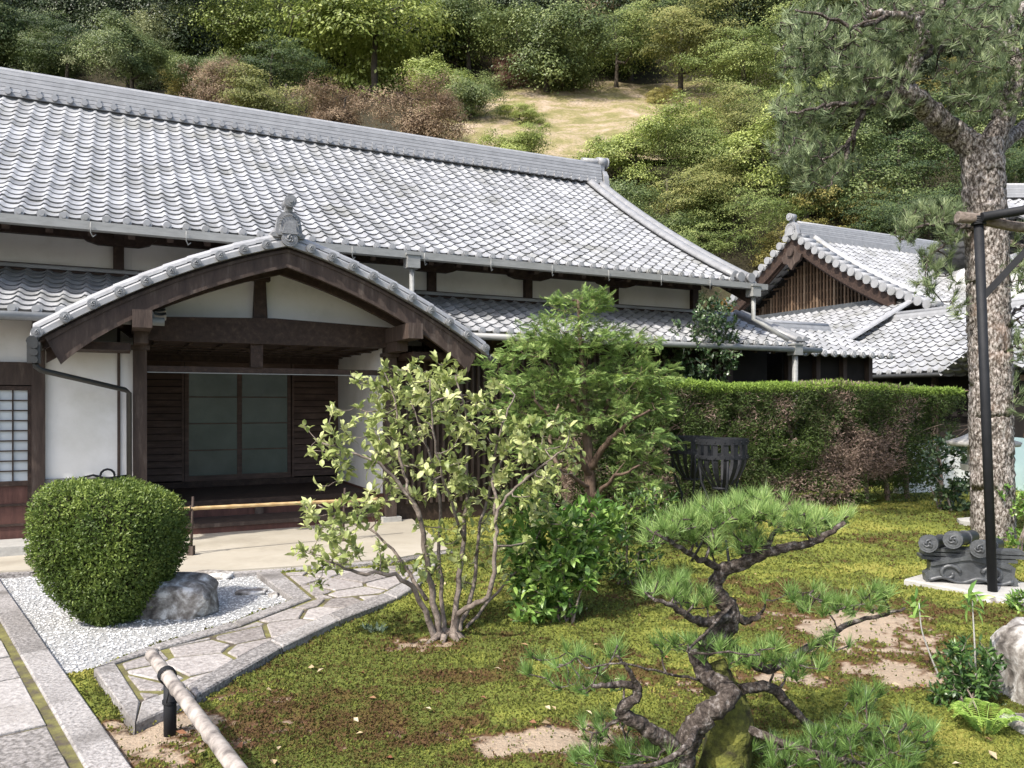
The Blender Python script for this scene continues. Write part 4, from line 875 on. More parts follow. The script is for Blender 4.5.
for dx, z, ln in ((-.33, .335, .42), (-.145, .375, .46), (.055, .31, .50)):
    m = MB(); c0 = oc_+sd*dx+Z*z+fd*.10; e_ = c0-ax_*ln+np.array([.22, 0, -.02])
    m.tube([c0, c0+(e_-c0)*.12, c0+(e_-c0)*.14, e_], [.072, .072, .056, .056], 18); m.tube([c0+(e_-c0)*.55, c0+(e_-c0)*.60], [.064, .064], 16); swirl_disc(m, c0+ax_*.01, ax_, .073, .3); o = obj('round_tile', m, M['tile_dark'], orn)
m = MB()
for k, (z, w2) in enumerate(((.20, .36), (.235, .38), (.27, .34))): m.box(oc_+sd*.04*k+Z*(z)-fd*.06, (w2*2, .18, .026), (sd, fd, Z+sd*-.08))
obj('tile_stack', m, M['tile_dark'], orn)

# ------------------------------------------------------------ steel prop frame for the pine, and the lantern
pp = thing('pine_prop', 'black steel prop frame with a crossbar standing in front of the tall pine trunk', 'prop', G(993, 603))
b0 = G(993, 603); t1_ = P(978.5, 222, 6.2); m = MB(); m.tube([b0, t1_], [.036, .036], 14); obj('post', m, M['iron'], pp)
m = MB(); br0 = b0+(t1_-b0)*.80; br1 = P(1050, 225, 6.0); m.bar(br0, br1, .045, .05); obj('brace', m, M['iron'], pp)
m = MB(); m.tube([P(957, 217, 6.2), P(978, 219, 6.2), P(1010, 226, 6.2), P(1100, 236, 6.3)], [.043, .042, .04, .042], 10, jit=.15); o = obj('crossbar', m, M['bark_grey'], pp)
m = MB(); m.tube([P(982, 217, 6.13), P(1100, 198, 6.0)], [.036]*2, 12); obj('pipe', m, M['iron'], pp)
m = MB()
for k in range(5): m.tube([t1_+Z*(-.02+k*.014)+np.array([math.cos(a), math.sin(a), 0])*.05 for a in np.linspace(0, 6.3, 12)], [.007]*12, 5, False)
obj('rope', m, M['iron'], pp)
lt = np.array([5.98, 9.9, 0.]); sl_ = thing('stone_lantern', 'pale stone lantern with a broad cap half hidden behind the tall pine trunk', 'lantern', lt)
m = MB(); m.tube([lt, lt+Z*.12, lt+Z*.14], [.3, .3, .2], 8, smooth=False); m.tube([lt+Z*.14, lt+Z*.75], [.13, .12], 16); m.tube([lt+Z*.75, lt+Z*.83], [.24, .26], 6, smooth=False); obj('pedestal', m, M['slate'], sl_)
m = MB(); 
for k in range(4): a = k*math.pi/2+.6; m.box(lt+np.array([math.cos(a)*.14, math.sin(a)*.14, .95]), (.07, .07, .24))
m.box(lt+Z*.95, (.1, .1, .236)); obj('fire_box', m, M['slate'], sl_)
m = MB(); m.tube([lt+Z*1.07, lt+Z*1.12, lt+Z*1.17, lt+Z*1.24, lt+Z*1.28], [.40, .42, .27, .14, .09], 20); m.tube([lt+Z*1.28, lt+Z*1.33, lt+Z*1.38, lt+Z*1.43], [.05, .09, .07, .01], 12); obj('cap', m, M['slate'], sl_)
# ================================================================= VEGETATION
LM = {}
LM['osmanthus'] = leafmat('pale_green_leaf', c(.13, .18, .05), c(.34, .39, .13), c(.66, .68, .34), .45, .3, .4)
LM['glossy'] = leafmat('glossy_leaf', c(.045, .10, .022), c(.13, .25, .045), c(.36, .50, .13), .35, .25, .5)
LM['camellia'] = leafmat('camellia_leaf', c(.018, .04, .014), c(.045, .085, .03), c(.20, .27, .14), .3, .12, .6)
LM['azalea'] = leafmat('azalea_leaf', c(.03, .055, .012), c(.09, .14, .025), c(.27, .34, .075), .45, .25, .35)
LM['cypress'] = leafmat('cypress_spray', c(.07, .13, .04), c(.20, .30, .085), c(.42, .52, .18), .5, .3, .3, c(.42, .25, .10))
LM['hedge'] = mat('hedge_foliage', [(.02, c(.17, .115, .09)), (.20, c(.29, .215, .175)), (.34, c(.10, .075, .045)), (.48, c(.04, .06, .02)), (.64, c(.085, .13, .033)), (.80, c(.16, .24, .045)), (.98, c(.34, .48, .09))], scale=3, tint=.93, rough=.55, trans=.22)
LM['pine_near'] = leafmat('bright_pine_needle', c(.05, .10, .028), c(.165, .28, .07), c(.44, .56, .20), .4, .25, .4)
LM['pine_far'] = leafmat('grey_pine_needle', c(.055, .085, .04), c(.17, .225, .105), c(.42, .49, .26), .45, .25, .4)
LM['fern'] = leafmat('fern_frond', c(.15, .25, .04), c(.30, .46, .09), c(.45, .60, .15), .5, .35)

def ptsline(px, Yd):
    """polyline given as (px, py[, dY]) about depth Yd"""
    return np.array([P(q[0], q[1], Yd+(q[2] if len(q) > 2 else 0)) for q in px])
def resample(p, n):
    p = np.asarray(p, float); d = np.r_[0, np.cumsum(np.linalg.norm(np.diff(p, axis=0), axis=1))]; t = np.linspace(0, d[-1], n)
    return np.c_[np.interp(t, d, p[:, 0]), np.interp(t, d, p[:, 1]), np.interp(t, d, p[:, 2])]
def smoothp(p, n):
    p = resample(p, n); 
    for _ in range(2): p[1:-1] = .25*p[:-2]+.5*p[1:-1]+.25*p[2:]
    return p
class Skel:
    def __init__(s): s.p = []; s.r = []
    def limb(s, mb, pts, r0, r1, seg=8, n=None, wob=.0, jit=.12):
        n = n or max(6, int(len(pts)*4)); q = smoothp(pts, n)
        if wob: q[1:-1] += rng.normal(size=(n-2, 3))*wob
        r = np.linspace(r0, r1, n); mb.tube(q, r, seg, jit=jit); s.p += list(q); s.r += list(r)
    def grow(s, mb, tips, r0=.006, rt=.002, seg=4, up=.0, kink=.12, minr=.0015):
        tips = np.asarray(tips); P0 = np.array(s.p); R0 = list(s.r); order = np.argsort([np.min(np.linalg.norm(P0-t, axis=1)) for t in tips]); dirs = np.zeros_like(tips)
        pl = list(P0)
        arr = np.zeros((len(pl)+len(tips)*3, 3)); arr[:len(pl)] = pl; cnt = len(pl); rr = np.zeros(len(arr)); rr[:cnt] = R0
        for i in order:
            t = tips[i]; dv = t-arr[:cnt]; d = np.linalg.norm(dv, axis=1); cost = d+np.where(dv[:, 2] < 0, -dv[:, 2]*up, 0)
            k = int(np.argmin(cost)); a = arr[k]; dd = max(d[k], 1e-4); bend = rng.normal(size=3)*dd*kink; bend[2] -= dd*kink*.6
            q = np.array([a, a+(t-a)*.33+bend, a+(t-a)*.7+bend*.8, t]); rs = min(r0*(.5+dd*2), rr[k]*.8+minr); 
            mb.tube(q, [rs, rs*.8, rs*.6, rt], seg, cap=False)
            arr[cnt:cnt+3] = q[1:]; rr[cnt:cnt+3] = [rs*.8, rs*.6, rt]; cnt += 3; dirs[i] = nrm(t-q[2])
        return dirs
def ball(n, shell=0.): 
    d = nrm(rng.normal(size=(n, 3))); return d*(shell+(1-shell)*rng.random(n)**.5)[:, None]
def whorls(mb, tips, dirs, k, ln, wd, spread=1., cls='leaf', fold=.2, base=None, up=.3, lift=.5):
    n = len(tips); c_ = np.repeat(tips, k, 0); d0 = np.repeat(dirs, k, 0); rd = rng.normal(size=(n*k, 3)); d = nrm(d0*lift+nrm(rd)*spread+Z*up)
    nn_ = nrm(Z*1.0+rng.normal(size=(n*k, 3))*.5); tv = np.repeat(rng.random(n) if base is None else base, k)*.6+rng.random(n*k)*.4
    off = -d0*(rng.random(n*k)*ln*1.1)[:, None]; mb.leaves(c_+off, d, nn_, ln*(.65+.55*rng.random(n*k)), wd*(.7+.5*rng.random(n*k)), tv, fold, cls)
def tufts(mb, tips, dirs, k, ln, wd, spread=.75, base=None, back=.3):
    n = len(tips); c_ = np.repeat(tips, k, 0); d0 = np.repeat(dirs, k, 0); d = nrm(d0+nrm(rng.normal(size=(n*k, 3)))*spread*rng.random(n*k)[:, None]**.5)
    off = -d0*(rng.random(n*k)*ln*back)[:, None]; tv = np.repeat(rng.random(n) if base is None else base, k)*.55+rng.random(n*k)*.45
    mb.leaves(c_+off, d, rng.normal(size=(n*k, 3)), ln*(.7+.45*rng.random(n*k)), wd, tv, 0, 'tri')

# ------------------------------------------------------------ round clipped azalea
q = G(112, 622, .05); q[1] += .08; q[0] = (110-512)/F*q[1]
az_ = thing('azalea_bush', 'round clipped azalea bush with tiny green leaves on the white gravel beside the boulder', 'bush', q)
def azshape(d, sc=1.):
    u_ = np.abs(d); e = 4.4; r_ = (u_[:, 0]**e+u_[:, 1]**e+u_[:, 2]**e)**(-1/e); p = d*r_[:, None]
    x, y, z = p[:, 0], p[:, 1], p[:, 2]; tp = 1-.44*np.clip(-z+.1, 0, 1)**1.3
    lump = 1+.10*(fbm(np.arctan2(d[:, 1], d[:, 0])*1.5+9, z*2+5, 3)-.5)*2
    return np.c_[x*.435*tp*lump*sc, y*.44*tp*lump*sc, .485+z*.485*sc*lump-.05*x]
m = MB(); d = nrm(rng.normal(size=(4000, 3)))
nu, nv = 40, 24; u = np.arange(nu)/nu*2*np.pi; v = np.linspace(-.5*np.pi, .5*np.pi, nv); uu, vv = np.meshgrid(u, v); dd = np.stack([np.cos(vv)*np.cos(uu), np.cos(vv)*np.sin(uu), np.sin(vv)], -1).reshape(-1, 3)
i, j = np.meshgrid(np.arange(nv-1), np.arange(nu), indexing='ij'); k = (j+1) % nu
m.add(azshape(dd, .86)+q, np.stack([i*nu+j, i*nu+k, (i+1)*nu+k, (i+1)*nu+j], -1).reshape(-1, 4), .05);  # closed dark shell, not stems: stands in for shade behind the leaves
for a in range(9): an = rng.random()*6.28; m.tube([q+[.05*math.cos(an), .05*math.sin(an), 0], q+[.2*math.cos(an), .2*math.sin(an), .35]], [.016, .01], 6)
obj('stems', m, mat('bush_core_shade', [(.3, c(.012, .012, .006)), (.7, c(.045, .045, .02))], scale=30, rough=1, bump=.03, bscale=30), az_)
m = MB(); n = 52000; d = nrm(rng.normal(size=(n, 3))); dep = 1-.15*rng.random(n)**1.3+.045*(rng.random(n)-.3)+np.where(rng.random(n) < .02, .07*rng.random(n), 0)+.05*(fbm(np.arctan2(d[:, 1], d[:, 0])*9, d[:, 2]*9+5, 3)-.5)
p = azshape(d)*1.; ctr = np.array([0, 0, .50]); p = ctr+(p-ctr)*dep[:, None]; ld_ = nrm(d*.5+nrm(rng.normal(size=(n, 3)))*.9+Z*.25)
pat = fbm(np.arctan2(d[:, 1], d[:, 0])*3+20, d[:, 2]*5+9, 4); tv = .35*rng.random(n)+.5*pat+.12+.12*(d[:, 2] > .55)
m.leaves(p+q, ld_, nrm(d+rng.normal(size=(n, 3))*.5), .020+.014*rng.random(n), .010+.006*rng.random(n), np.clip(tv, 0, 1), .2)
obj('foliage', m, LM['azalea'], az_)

# ------------------------------------------------------------ pale osmanthus, many stems
ob = G(447, 648); os_ = thing('osmanthus_shrub', 'open multi-stemmed shrub with pale yellow-green leaves in front of the porch, rooted in moss', 'shrub', ob)
m = MB(); sk = Skel()
for pts, r0, r1 in (([(441, 650), (426, 615, -.05), (409, 580, -.1), (385, 573, -.15), (357, 574, -.2), (325, 560, -.3)], .024, .006),
                    ([(444, 652), (434, 600), (426, 555, -.05), (420, 512, -.1), (400, 486, -.1), (383, 464, -.15), (350, 452, -.2), (322, 443, -.3)], .026, .005),
                    ([(420, 520, -.1), (402, 470, 0), (397, 430, .05), (393, 395, .05), (383, 370, .1)], .014, .004),
                    ([(450, 650), (462, 560, .1), (466, 500, .15), (468, 450, .15), (465, 410, .2), (455, 375, .2)], .022, .005),
                    ([(452, 648), (456, 615), (470, 605, -.1), (490, 601, -.15), (496, 560, -.15), (495, 512, -.1), (515, 488, -.1), (540, 468, -.1), (565, 450, -.1)], .022, .005),
                    ([(495, 515, -.1), (492, 470, 0), (500, 430, 0), (515, 395, .1)], .012, .004),
                    ([(455, 650, .1), (475, 580, .3), (480, 520, .4), (500, 460, .5), (525, 420, .5)], .018, .004),
                    ([(446, 650, .1), (440, 570, .3), (440, 500, .4), (425, 440, .5), (410, 400, .5)], .018, .004),
                    ([(427, 600, 0), (400, 560, .2), (375, 530, .3), (345, 520, .3), (318, 505, .2)], .014, .004),
                    ([(465, 540, .1), (440, 470, -.2), (432, 420, -.3), (430, 380, -.3)], .012, .004),
                    ([(449, 652, .05), (480, 610, .3), (520, 570, .5), (545, 520, .5)], .014, .004)):
    sk.limb(m, ptsline(pts, 5.12), r0, r1, 8, wob=.006)
for k in range(14):
    a = rng.random()*6.28; r_ = .10+.12*rng.random(); m.tube([ob+[.05*math.cos(a), .05*math.sin(a), .10], ob+[r_*.6*math.cos(a), r_*.6*math.sin(a), .05], ob+[r_*math.cos(a), r_*math.sin(a), .0]], [.025, .018, .006], 6, jit=.3)
tips = []
for (px, py, rx, ry, dy, n) in ((400, 400, 60, 45, .0, 75), (455, 395, 55, 45, .1, 60), (355, 440, 58, 40, -.1, 50), (480, 440, 75, 50, .1, 75), (345, 520, 50, 50, -.2, 50), (420, 490, 65, 50, .1, 50), (500, 500, 60, 55, .15, 50), (540, 455, 50, 42, 0, 42), (400, 560, 50, 28, -.1, 22), (560, 500, 35, 40, .1, 16), (480, 560, 50, 30, .1, 16), (320, 560, 28, 30, -.25, 14), (385, 378, 18, 20, 0, 8)):
    b_ = ball(int(n*.68), .25); tips += [P(px+q[0]*rx, py+q[2]*ry, 5.12+dy+q[1]*.42) for q in b_]
tips = np.array(tips); dirs = sk.grow(m, tips, .008, .0018, 5, up=.8, kink=.1); obj('stems', m, M['bark_grey'], os_)
dirs = nrm(dirs+Z*.4); m = MB(); whorls(m, tips, dirs, 8, .068, .033, .95, 'leaf', .22, up=.15, lift=.7)
ex = np.array([tips[i]-dirs[i]*.1 for i in range(len(tips)) if rng.random() < .7]); whorls(m, ex, dirs[:len(ex)], 4, .068, .033, 1., 'leaf', .22)
obj('foliage', m, LM['osmanthus'], os_)

# ------------------------------------------------------------ helper: generic leafy bush
def bush(name, label, cat, base, tipsets, ln, wd, lm, k=6, stems=6, sr=.012, bark='bark_grey', cls='leaf', spread=1., group=None, fold=.2, topz=.6):
    t_ = thing(name, label, cat, base, group); m = MB(); sk = Skel(); tips = []
    for (ce, rad, n) in tipsets: tips += [np.asarray(ce)+b_*np.asarray(rad) for b_ in ball(n, .45)]
    tips = np.array(tips); tips[:, 2] = np.maximum(tips[:, 2], base[2]+.04)
    for i in range(stems):
        e = tips[rng.integers(len(tips))]; e = base+(e-base)*topz; b0 = base+[rng.normal()*sr*3, rng.normal()*sr*3, 0]
        sk.limb(m, [b0, b0+(e-b0)*.4+[0, 0, .15*np.linalg.norm(e-b0)], e], sr, sr*.4, 6, n=8)
    dirs = sk.grow(m, tips, sr*.5, .0015, 4, up=1., kink=.08); obj('stems', m, M[bark], t_)
    m = MB(); ce = np.mean(tips, 0); dirs = nrm(dirs+nrm(tips-ce)*.6+Z*.3); whorls(m, tips, dirs, k, ln, wd, spread, cls, fold); obj('foliage', m, lm, t_); return t_
def at(px, py, Y): return P(px, py, Y)
bush('broadleaf_bush', 'bushy evergreen with glossy bright green pointed leaves right of the pale shrub', 'bush', G(568, 632), [(at(556, 555, 5.6), (.38, .32, .35), 210), (at(590, 520, 5.8), (.28, .25, .16), 70), (at(540, 600, 5.5), (.26, .2, .22), 60), (at(520, 520, 5.9), (.22, .25, .3), 60)], .10, .036, LM['glossy'], 8, 8)
bush('nandina_bush', 'darker bush with narrow leaves and orange tips between the glossy bush and the cypress trunk', 'bush', G(628, 590), [(at(622, 545, 6.6), (.40, .3, .32), 200), (at(645, 505, 6.8), (.30, .3, .16), 80)], .075, .022, leafmat('nandina_leaf', c(.03, .06, .018), c(.07, .13, .03), c(.22, .30, .06), .4, .2, .4, c(.50, .22, .05)), 8, 8)
bush('camellia_tree', 'dark glossy camellia rising behind the hedge under the hall eaves', 'tree', np.array([2.86, 12.05, 0]), [(at(700, 350, 11.9), (.62, .5, .62), 260), (at(715, 315, 12.0), (.35, .4, .35), 80), (at(690, 395, 11.9), (.6, .4, .5), 120)], .085, .042, LM['camellia'], 8, 6, .03)
bush('young_maple', 'small orange-brown maple top showing beside the corner of the hall roof', 'tree', np.array([3.85, 14.6, 0]), [(at(716, 310, 14.6), (.34, .4, .2), 90), (at(712, 330, 14.6), (.3, .3, .2), 50)], .06, .03, leafmat('orange_maple_leaf', c(.12, .09, .02), c(.34, .20, .05), c(.50, .36, .08), .5, .3), 7, 3, .025, cls='quad')
bush('camellia_bush', 'dark camellia bush with a few red buds at the right end of the hedge', 'bush', np.array([6.25, 11.3, 0]), [(at(948, 468, 11.3), (.42, .4, .5), 130), (at(965, 500, 11.3), (.35, .3, .3), 60)], .09, .045, LM['camellia'], 7, 6, .02)
bush('lower_shrub', 'low mid-green shrub on the moss just right of the tall pine trunk', 'shrub', G(1022, 560), [(at(1018, 545, 8.3), (.25, .3, .16), 50), (at(1020, 500, 8.6), (.22, .3, .2), 50)], .07, .028, LM['glossy'], 7, 5)
bush('azalea_clump', 'small shrub at the right edge below the stone slab', 'shrub', G(1030, 622), [(at(1024, 603, 5.8), (.14, .14, .10), 60)], .05, .02, LM['glossy'], 7, 5, .008)
bush('daphne_shrub', 'compact dark-leaved shrub left of the rock in the lower right, beside the fern', 'shrub', G(968, 724), [(at(970, 668, 4.05), (.17, .17, .15), 120), (at(950, 700, 4.0), (.10, .1, .12), 40), (at(990, 700, 4.1), (.08, .1, .1), 30)], .055, .017, leafmat('dark_narrow_leaf', c(.02, .05, .015), c(.055, .115, .03), c(.15, .25, .06), .35, .2, .5), 8, 7, .008)
bush('red_berry_plant', 'small grey-green plant with red berries on the moss left of the pale shrub', 'plant', G(373, 642), [(at(373, 634, 5.35), (.09, .08, .05), 14)], .075, .015, leafmat('grey_green_leaf', c(.07, .11, .06), c(.15, .21, .13), c(.28, .34, .23), .5, .2), 7, 3, .005)
m = MB()
for px, py in ((362, 645), (380, 641), (384, 643)): q = at(px, py, 5.2); m.add(*[(lambda r_, ce: (r_))(None, None)] if False else (q+nrm(np.array([[1, 0, 0], [0, 1, 0], [-1, 0, 0], [0, -1, 0], [0, 0, 1], [0, 0, -1.]]))*.013, of))
obj('berry', m, mat('red_berry', [(.2, c(.45, .02, .02)), (.8, c(.6, .04, .03))], rough=.3), bpy.data.objects['red_berry_plant'])
# small pale-stemmed saplings
def sapling(label, pts, Y, r0, leafy, nleaf, lm):
    p = ptsline(pts, Y); t_ = thing('sapling', label, 'sapling', np.array([p[0][0], p[0][1], 0])); m = MB(); sk = Skel(); sk.limb(m, p, r0, r0*.5, 6); obj('stem', m, M['slate'], t_)
    m = MB(); tp = np.repeat(p[-1:], 3, 0)+rng.normal(size=(3, 3))*.01; whorls(m, tp, np.repeat(Z[None], 3, 0), nleaf, leafy, leafy*.28, 1.2, 'leaf', .15, up=.0); obj('foliage', m, lm, t_)
sapling('thin upright sapling with a whitish stem in front of the old ridge tile', [(977, 705), (975, 650), (973, 615), (972, 592)], 4.1, .006, .09, 6, LM['glossy'])
sapling('bent sapling with a bare pale stem left of the compact dark shrub', [(945, 690), (932, 660), (921, 630), (919, 603)], 4.4, .006, .09, 7, LM['glossy'])
# fern
q = G(985, 742); fe = thing('fern', 'bright yellow-green fern in front of the rock in the lower right corner', 'fern', q); m = MB()
for k in range(9):
    a = k*.7+rng.uniform(-.2, .2); ln_ = rng.uniform(.13, .19); dd = np.array([math.cos(a), math.sin(a), 0]); sd_ = np.array([-dd[1], dd[0], 0]); ts = np.linspace(0.12, 1, 26)
    sp = np.array([q+dd*ln_*t_+Z*(.17*math.sin(t_*2.1)*.9) for t_ in ts]); w_ = .055*np.sin(np.clip(ts*1.1, 0, 1)*math.pi*.92+.15)+.006
    for s_ in (-1, 1): m.leaves(sp, sd_*s_+dd*.45, np.repeat(Z[None], 26, 0), w_, .011, rng.random(26), .1)
    m.tube(sp[::5], [.002]*len(sp[::5]), 4)
obj('fronds', m, LM['fern'], fe)

# ------------------------------------------------------------ cypress (hinoki) behind the pale shrub
cb = G(594, 560); cb[1] = 8.0; cb[0] = (592-512)/F*8; cb[2] = 0
cy = thing('cypress_tree', 'bushy bright green cypress with fan-like sprays left of the iron baskets', 'tree', cb)
m = MB(); sk = Skel()
for pts, r0, r1 in (([(593, 566), (592, 510), (590, 470), (588, 440), (584, 390), (580, 340), (578, 300)], .075, .015), ([(590, 475), (575, 450, -.2), (556, 425, -.3), (535, 400, -.4)], .04, .01), ([(590, 470), (604, 445, -.2), (625, 425, -.4), (650, 410, -.5)], .04, .01),
                    ([(588, 440), (610, 400, .2), (632, 360, .3), (640, 335, .3)], .03, .01), ([(586, 420), (560, 380, .3), (540, 350, .3)], .03, .008), ([(592, 500), (612, 478, -.4), (640, 465, -.6)], .028, .008), ([(590, 470), (570, 455, .4), (545, 440, .5)], .03, .008), ([(592, 490), (568, 472, -.3), (548, 465, -.4)], .025, .008)):
    sk.limb(m, ptsline(pts, 8.0), r0, r1, 10, wob=.008, jit=.25)
tips = []; pads = ((580, 305, 35, 14, .3, 50), (570, 330, 50, 20, .45, 90), (545, 350, 48, 20, .5, 80), (610, 345, 55, 22, .5, 100), (635, 375, 42, 20, .5, 80), (530, 385, 45, 22, .55, 90), (585, 380, 55, 24, .6, 110), (520, 415, 42, 18, .5, 70), (560, 420, 50, 18, .6, 80), (625, 410, 52, 18, .6, 90), (650, 400, 24, 20, .4, 34), (640, 440, 45, 14, .6, 60), (640, 462, 28, 12, .5, 34), (540, 450, 40, 14, .5, 40), (600, 295, 22, 8, .2, 18), (630, 485, 35, 10, .5, 26), (502, 365, 20, 20, .3, 24))
for (px, py, rx, ry, dy, n) in pads: tips += [P(px+b_[0]*rx, py-b_[2]*ry*.75, 8.0+b_[1]*dy) for b_ in ball(int(n*.78), .35)]
tips = np.array(tips); dirs = sk.grow(m, tips, .010, .003, 5, up=.3, kink=.06); obj('trunk', m, M['bark_red'], cy)
def sprays(mb, tips, dirs, size, nf=8, base=None, droop=.15):
    n = len(tips); ctr = nrm(dirs*1.0+rng.normal(size=(n, 3))*.35-Z*droop); nn_ = nrm(Z+rng.normal(size=(n, 3))*.35); sd_ = nrm(np.cross(ctr, nn_)); sz = size*(.7+.6*rng.random(n)); tv = rng.random(n) if base is None else base
    for f_ in range(nf):
        t_ = f_/nf
        for s_ in (-1, 1):
            p = tips+ctr*(sz*t_)[:, None]; d_ = nrm(ctr*.75+sd_*s_*(.95-.4*t_)); l_ = sz*(.62*(1-t_)+.20)*(.8+.4*rng.random(n)); mb.leaves(p, d_, nn_, l_, sz*.115, np.clip(tv*.6+.4*rng.random(n)+.1*t_, 0, 1), .15)
dirs[:, 2] *= .4; m = MB()
cen = P(583, 400, 8.0); outw = nrm((tips-cen)*[1, 1, .3]); dirs = nrm(dirs+outw*.9)
for k in range(5): off = nrm(rng.normal(size=tips.shape))*.06; sprays(m, tips+off*[1, 1, .6], nrm(dirs+rng.normal(size=dirs.shape)*.5), .085, 7)
obj('foliage', m, LM['cypress'], cy)

# ------------------------------------------------------------ clipped hedge
h0 = np.array([.70, 9.95, 0]); h1 = np.array([7.28, 12.55, 0]); hd = nrm(h1-h0); hn = np.array([-hd[1], hd[0], 0]); HL = np.linalg.norm(h1-h0)
def hz(a): return 1.93+.03*np.sin(a*1.7)+.05*(fbm(a*2., a*0+3., 3)-.5)-.012*a
he = thing('clipped_hedge', 'long tall clipped hedge, green on top with pinkish brown dry patches on its face', 'hedge', h0)
m = MB(); 
for k in range(15):
    a = .1+k*HL/15+rng.random()*.3; b0 = h0+hd*a+hn*.38; sk2 = [b0+hn*rng.normal()*.05, b0+Z*.5+hd*rng.normal()*.05, b0+Z*1.1+hd*rng.normal()*.12, b0+Z*1.6+hd*rng.normal()*.15]; m.tube(smoothp(sk2, 8), np.linspace(.045, .015, 8), 7, jit=.2)
    for _ in range(15):
        z0 = rng.uniform(.3, 1.6); s_ = b0+Z*z0; e = s_+hd*rng.normal()*.3-hn*rng.uniform(.2, .4)+Z*rng.uniform(.05, .35); m.tube(smoothp([s_, (s_+e)/2+rng.normal(size=3)*.04, e], 5), np.linspace(.011, .003, 5), 5)
obj('stems', m, M['twig'], he)
m = MB(); n = 95000; a = rng.random(n)*HL; z = .03+rng.random(n)**.9*1.92; dep = rng.random(n)**1.7*.40
H_ = hz(a); z = np.minimum(z, H_-.02)
hole = fbm(a*2.4+7, z*2.4, 4); hole2 = fbm(a*.9+1, z*1.2+4, 3)
keep = ~((hole > .60) & (dep < .22) & (z < H_-.12)) & ~((z < .18+.3*hole2) & (rng.random(n) < .45)) & ~((a > HL-.9) & (z < 1.15) & (rng.random(n) < .5+.4*(a > HL-.5)))
dry = np.clip((fbm(a*1.5+31, z*1.3+11, 4)-.515)*6+.30+.25*np.sin(a*1.1+1.2), 0, 1)*(z < H_-.08-.1*hole2)*(1-np.clip((a-HL+1.6), 0, 1))
bump_ = .30*(fbm(a*2.6, z*3+60, 4)-.5)+.1*(fbm(a*9, z*9+60, 3)-.5)
p = h0+hd*a[:, None]+hn*(dep+bump_)[:, None]+Z*z[:, None]
tv = np.where(rng.random(n) < dry, .05+.25*rng.random(n), .42+.28*rng.random(n)+.2*(fbm(a*1.3+3, z*2+9, 3)-.5)); tv = np.where(z > H_-.07, .75+.25*rng.random(n), tv)
k = keep; d = nrm(-hn*.8+nrm(rng.normal(size=(n, 3)))+Z*.25)
m.leaves(p[k], d[k], rng.normal(size=(k.sum(), 3)), .035+.04*rng.random(k.sum()), .009+.009*rng.random(k.sum()), np.clip(tv[k], 0, 1), .2)
n = 26000; a = rng.random(n)*HL; dep = rng.random(n)*.76; z = hz(a)-rng.random(n)**2*.12+.03*(fbm(a*6, dep*6, 3)-.3)*2; p = h0+hd*a[:, None]+hn*dep[:, None]+Z*z[:, None]
dry = fbm(a*1.2+31, a*0+11, 3) > .56
m.leaves(p, nrm(rng.normal(size=(n, 3))*.6+Z), rng.normal(size=(n, 3)), .035+.03*rng.random(n), .008+.006*rng.random(n), np.clip(np.where(dry & (rng.random(n) < .4), .2, .78+.22*rng.random(n)), 0, 1), .2)
n = 26000; a = rng.random(n)*HL; z = .25+rng.random(n)*1.65; p = h0+hd*a[:, None]+hn*(.4+.36*rng.random(n))[:, None]+Z*z[:, None]     # far side
m.leaves(p, nrm(hn+nrm(rng.normal(size=(n, 3)))), rng.normal(size=(n, 3)), .06+.03*rng.random(n), .03, .45+.3*rng.random(n), .2)
obj('foliage', m, LM['hedge'], he)
# white rendered wall seen low through the hedge end
m = MB(); m.bar([6.6, 13.4, .45], [10.5, 15.2, .45], .12, .9); solo('garden_wall', m, M['plaster'], 'low white garden wall glimpsed under the right end of the hedge', 'wall', np.array([8., 14.3, 0]))

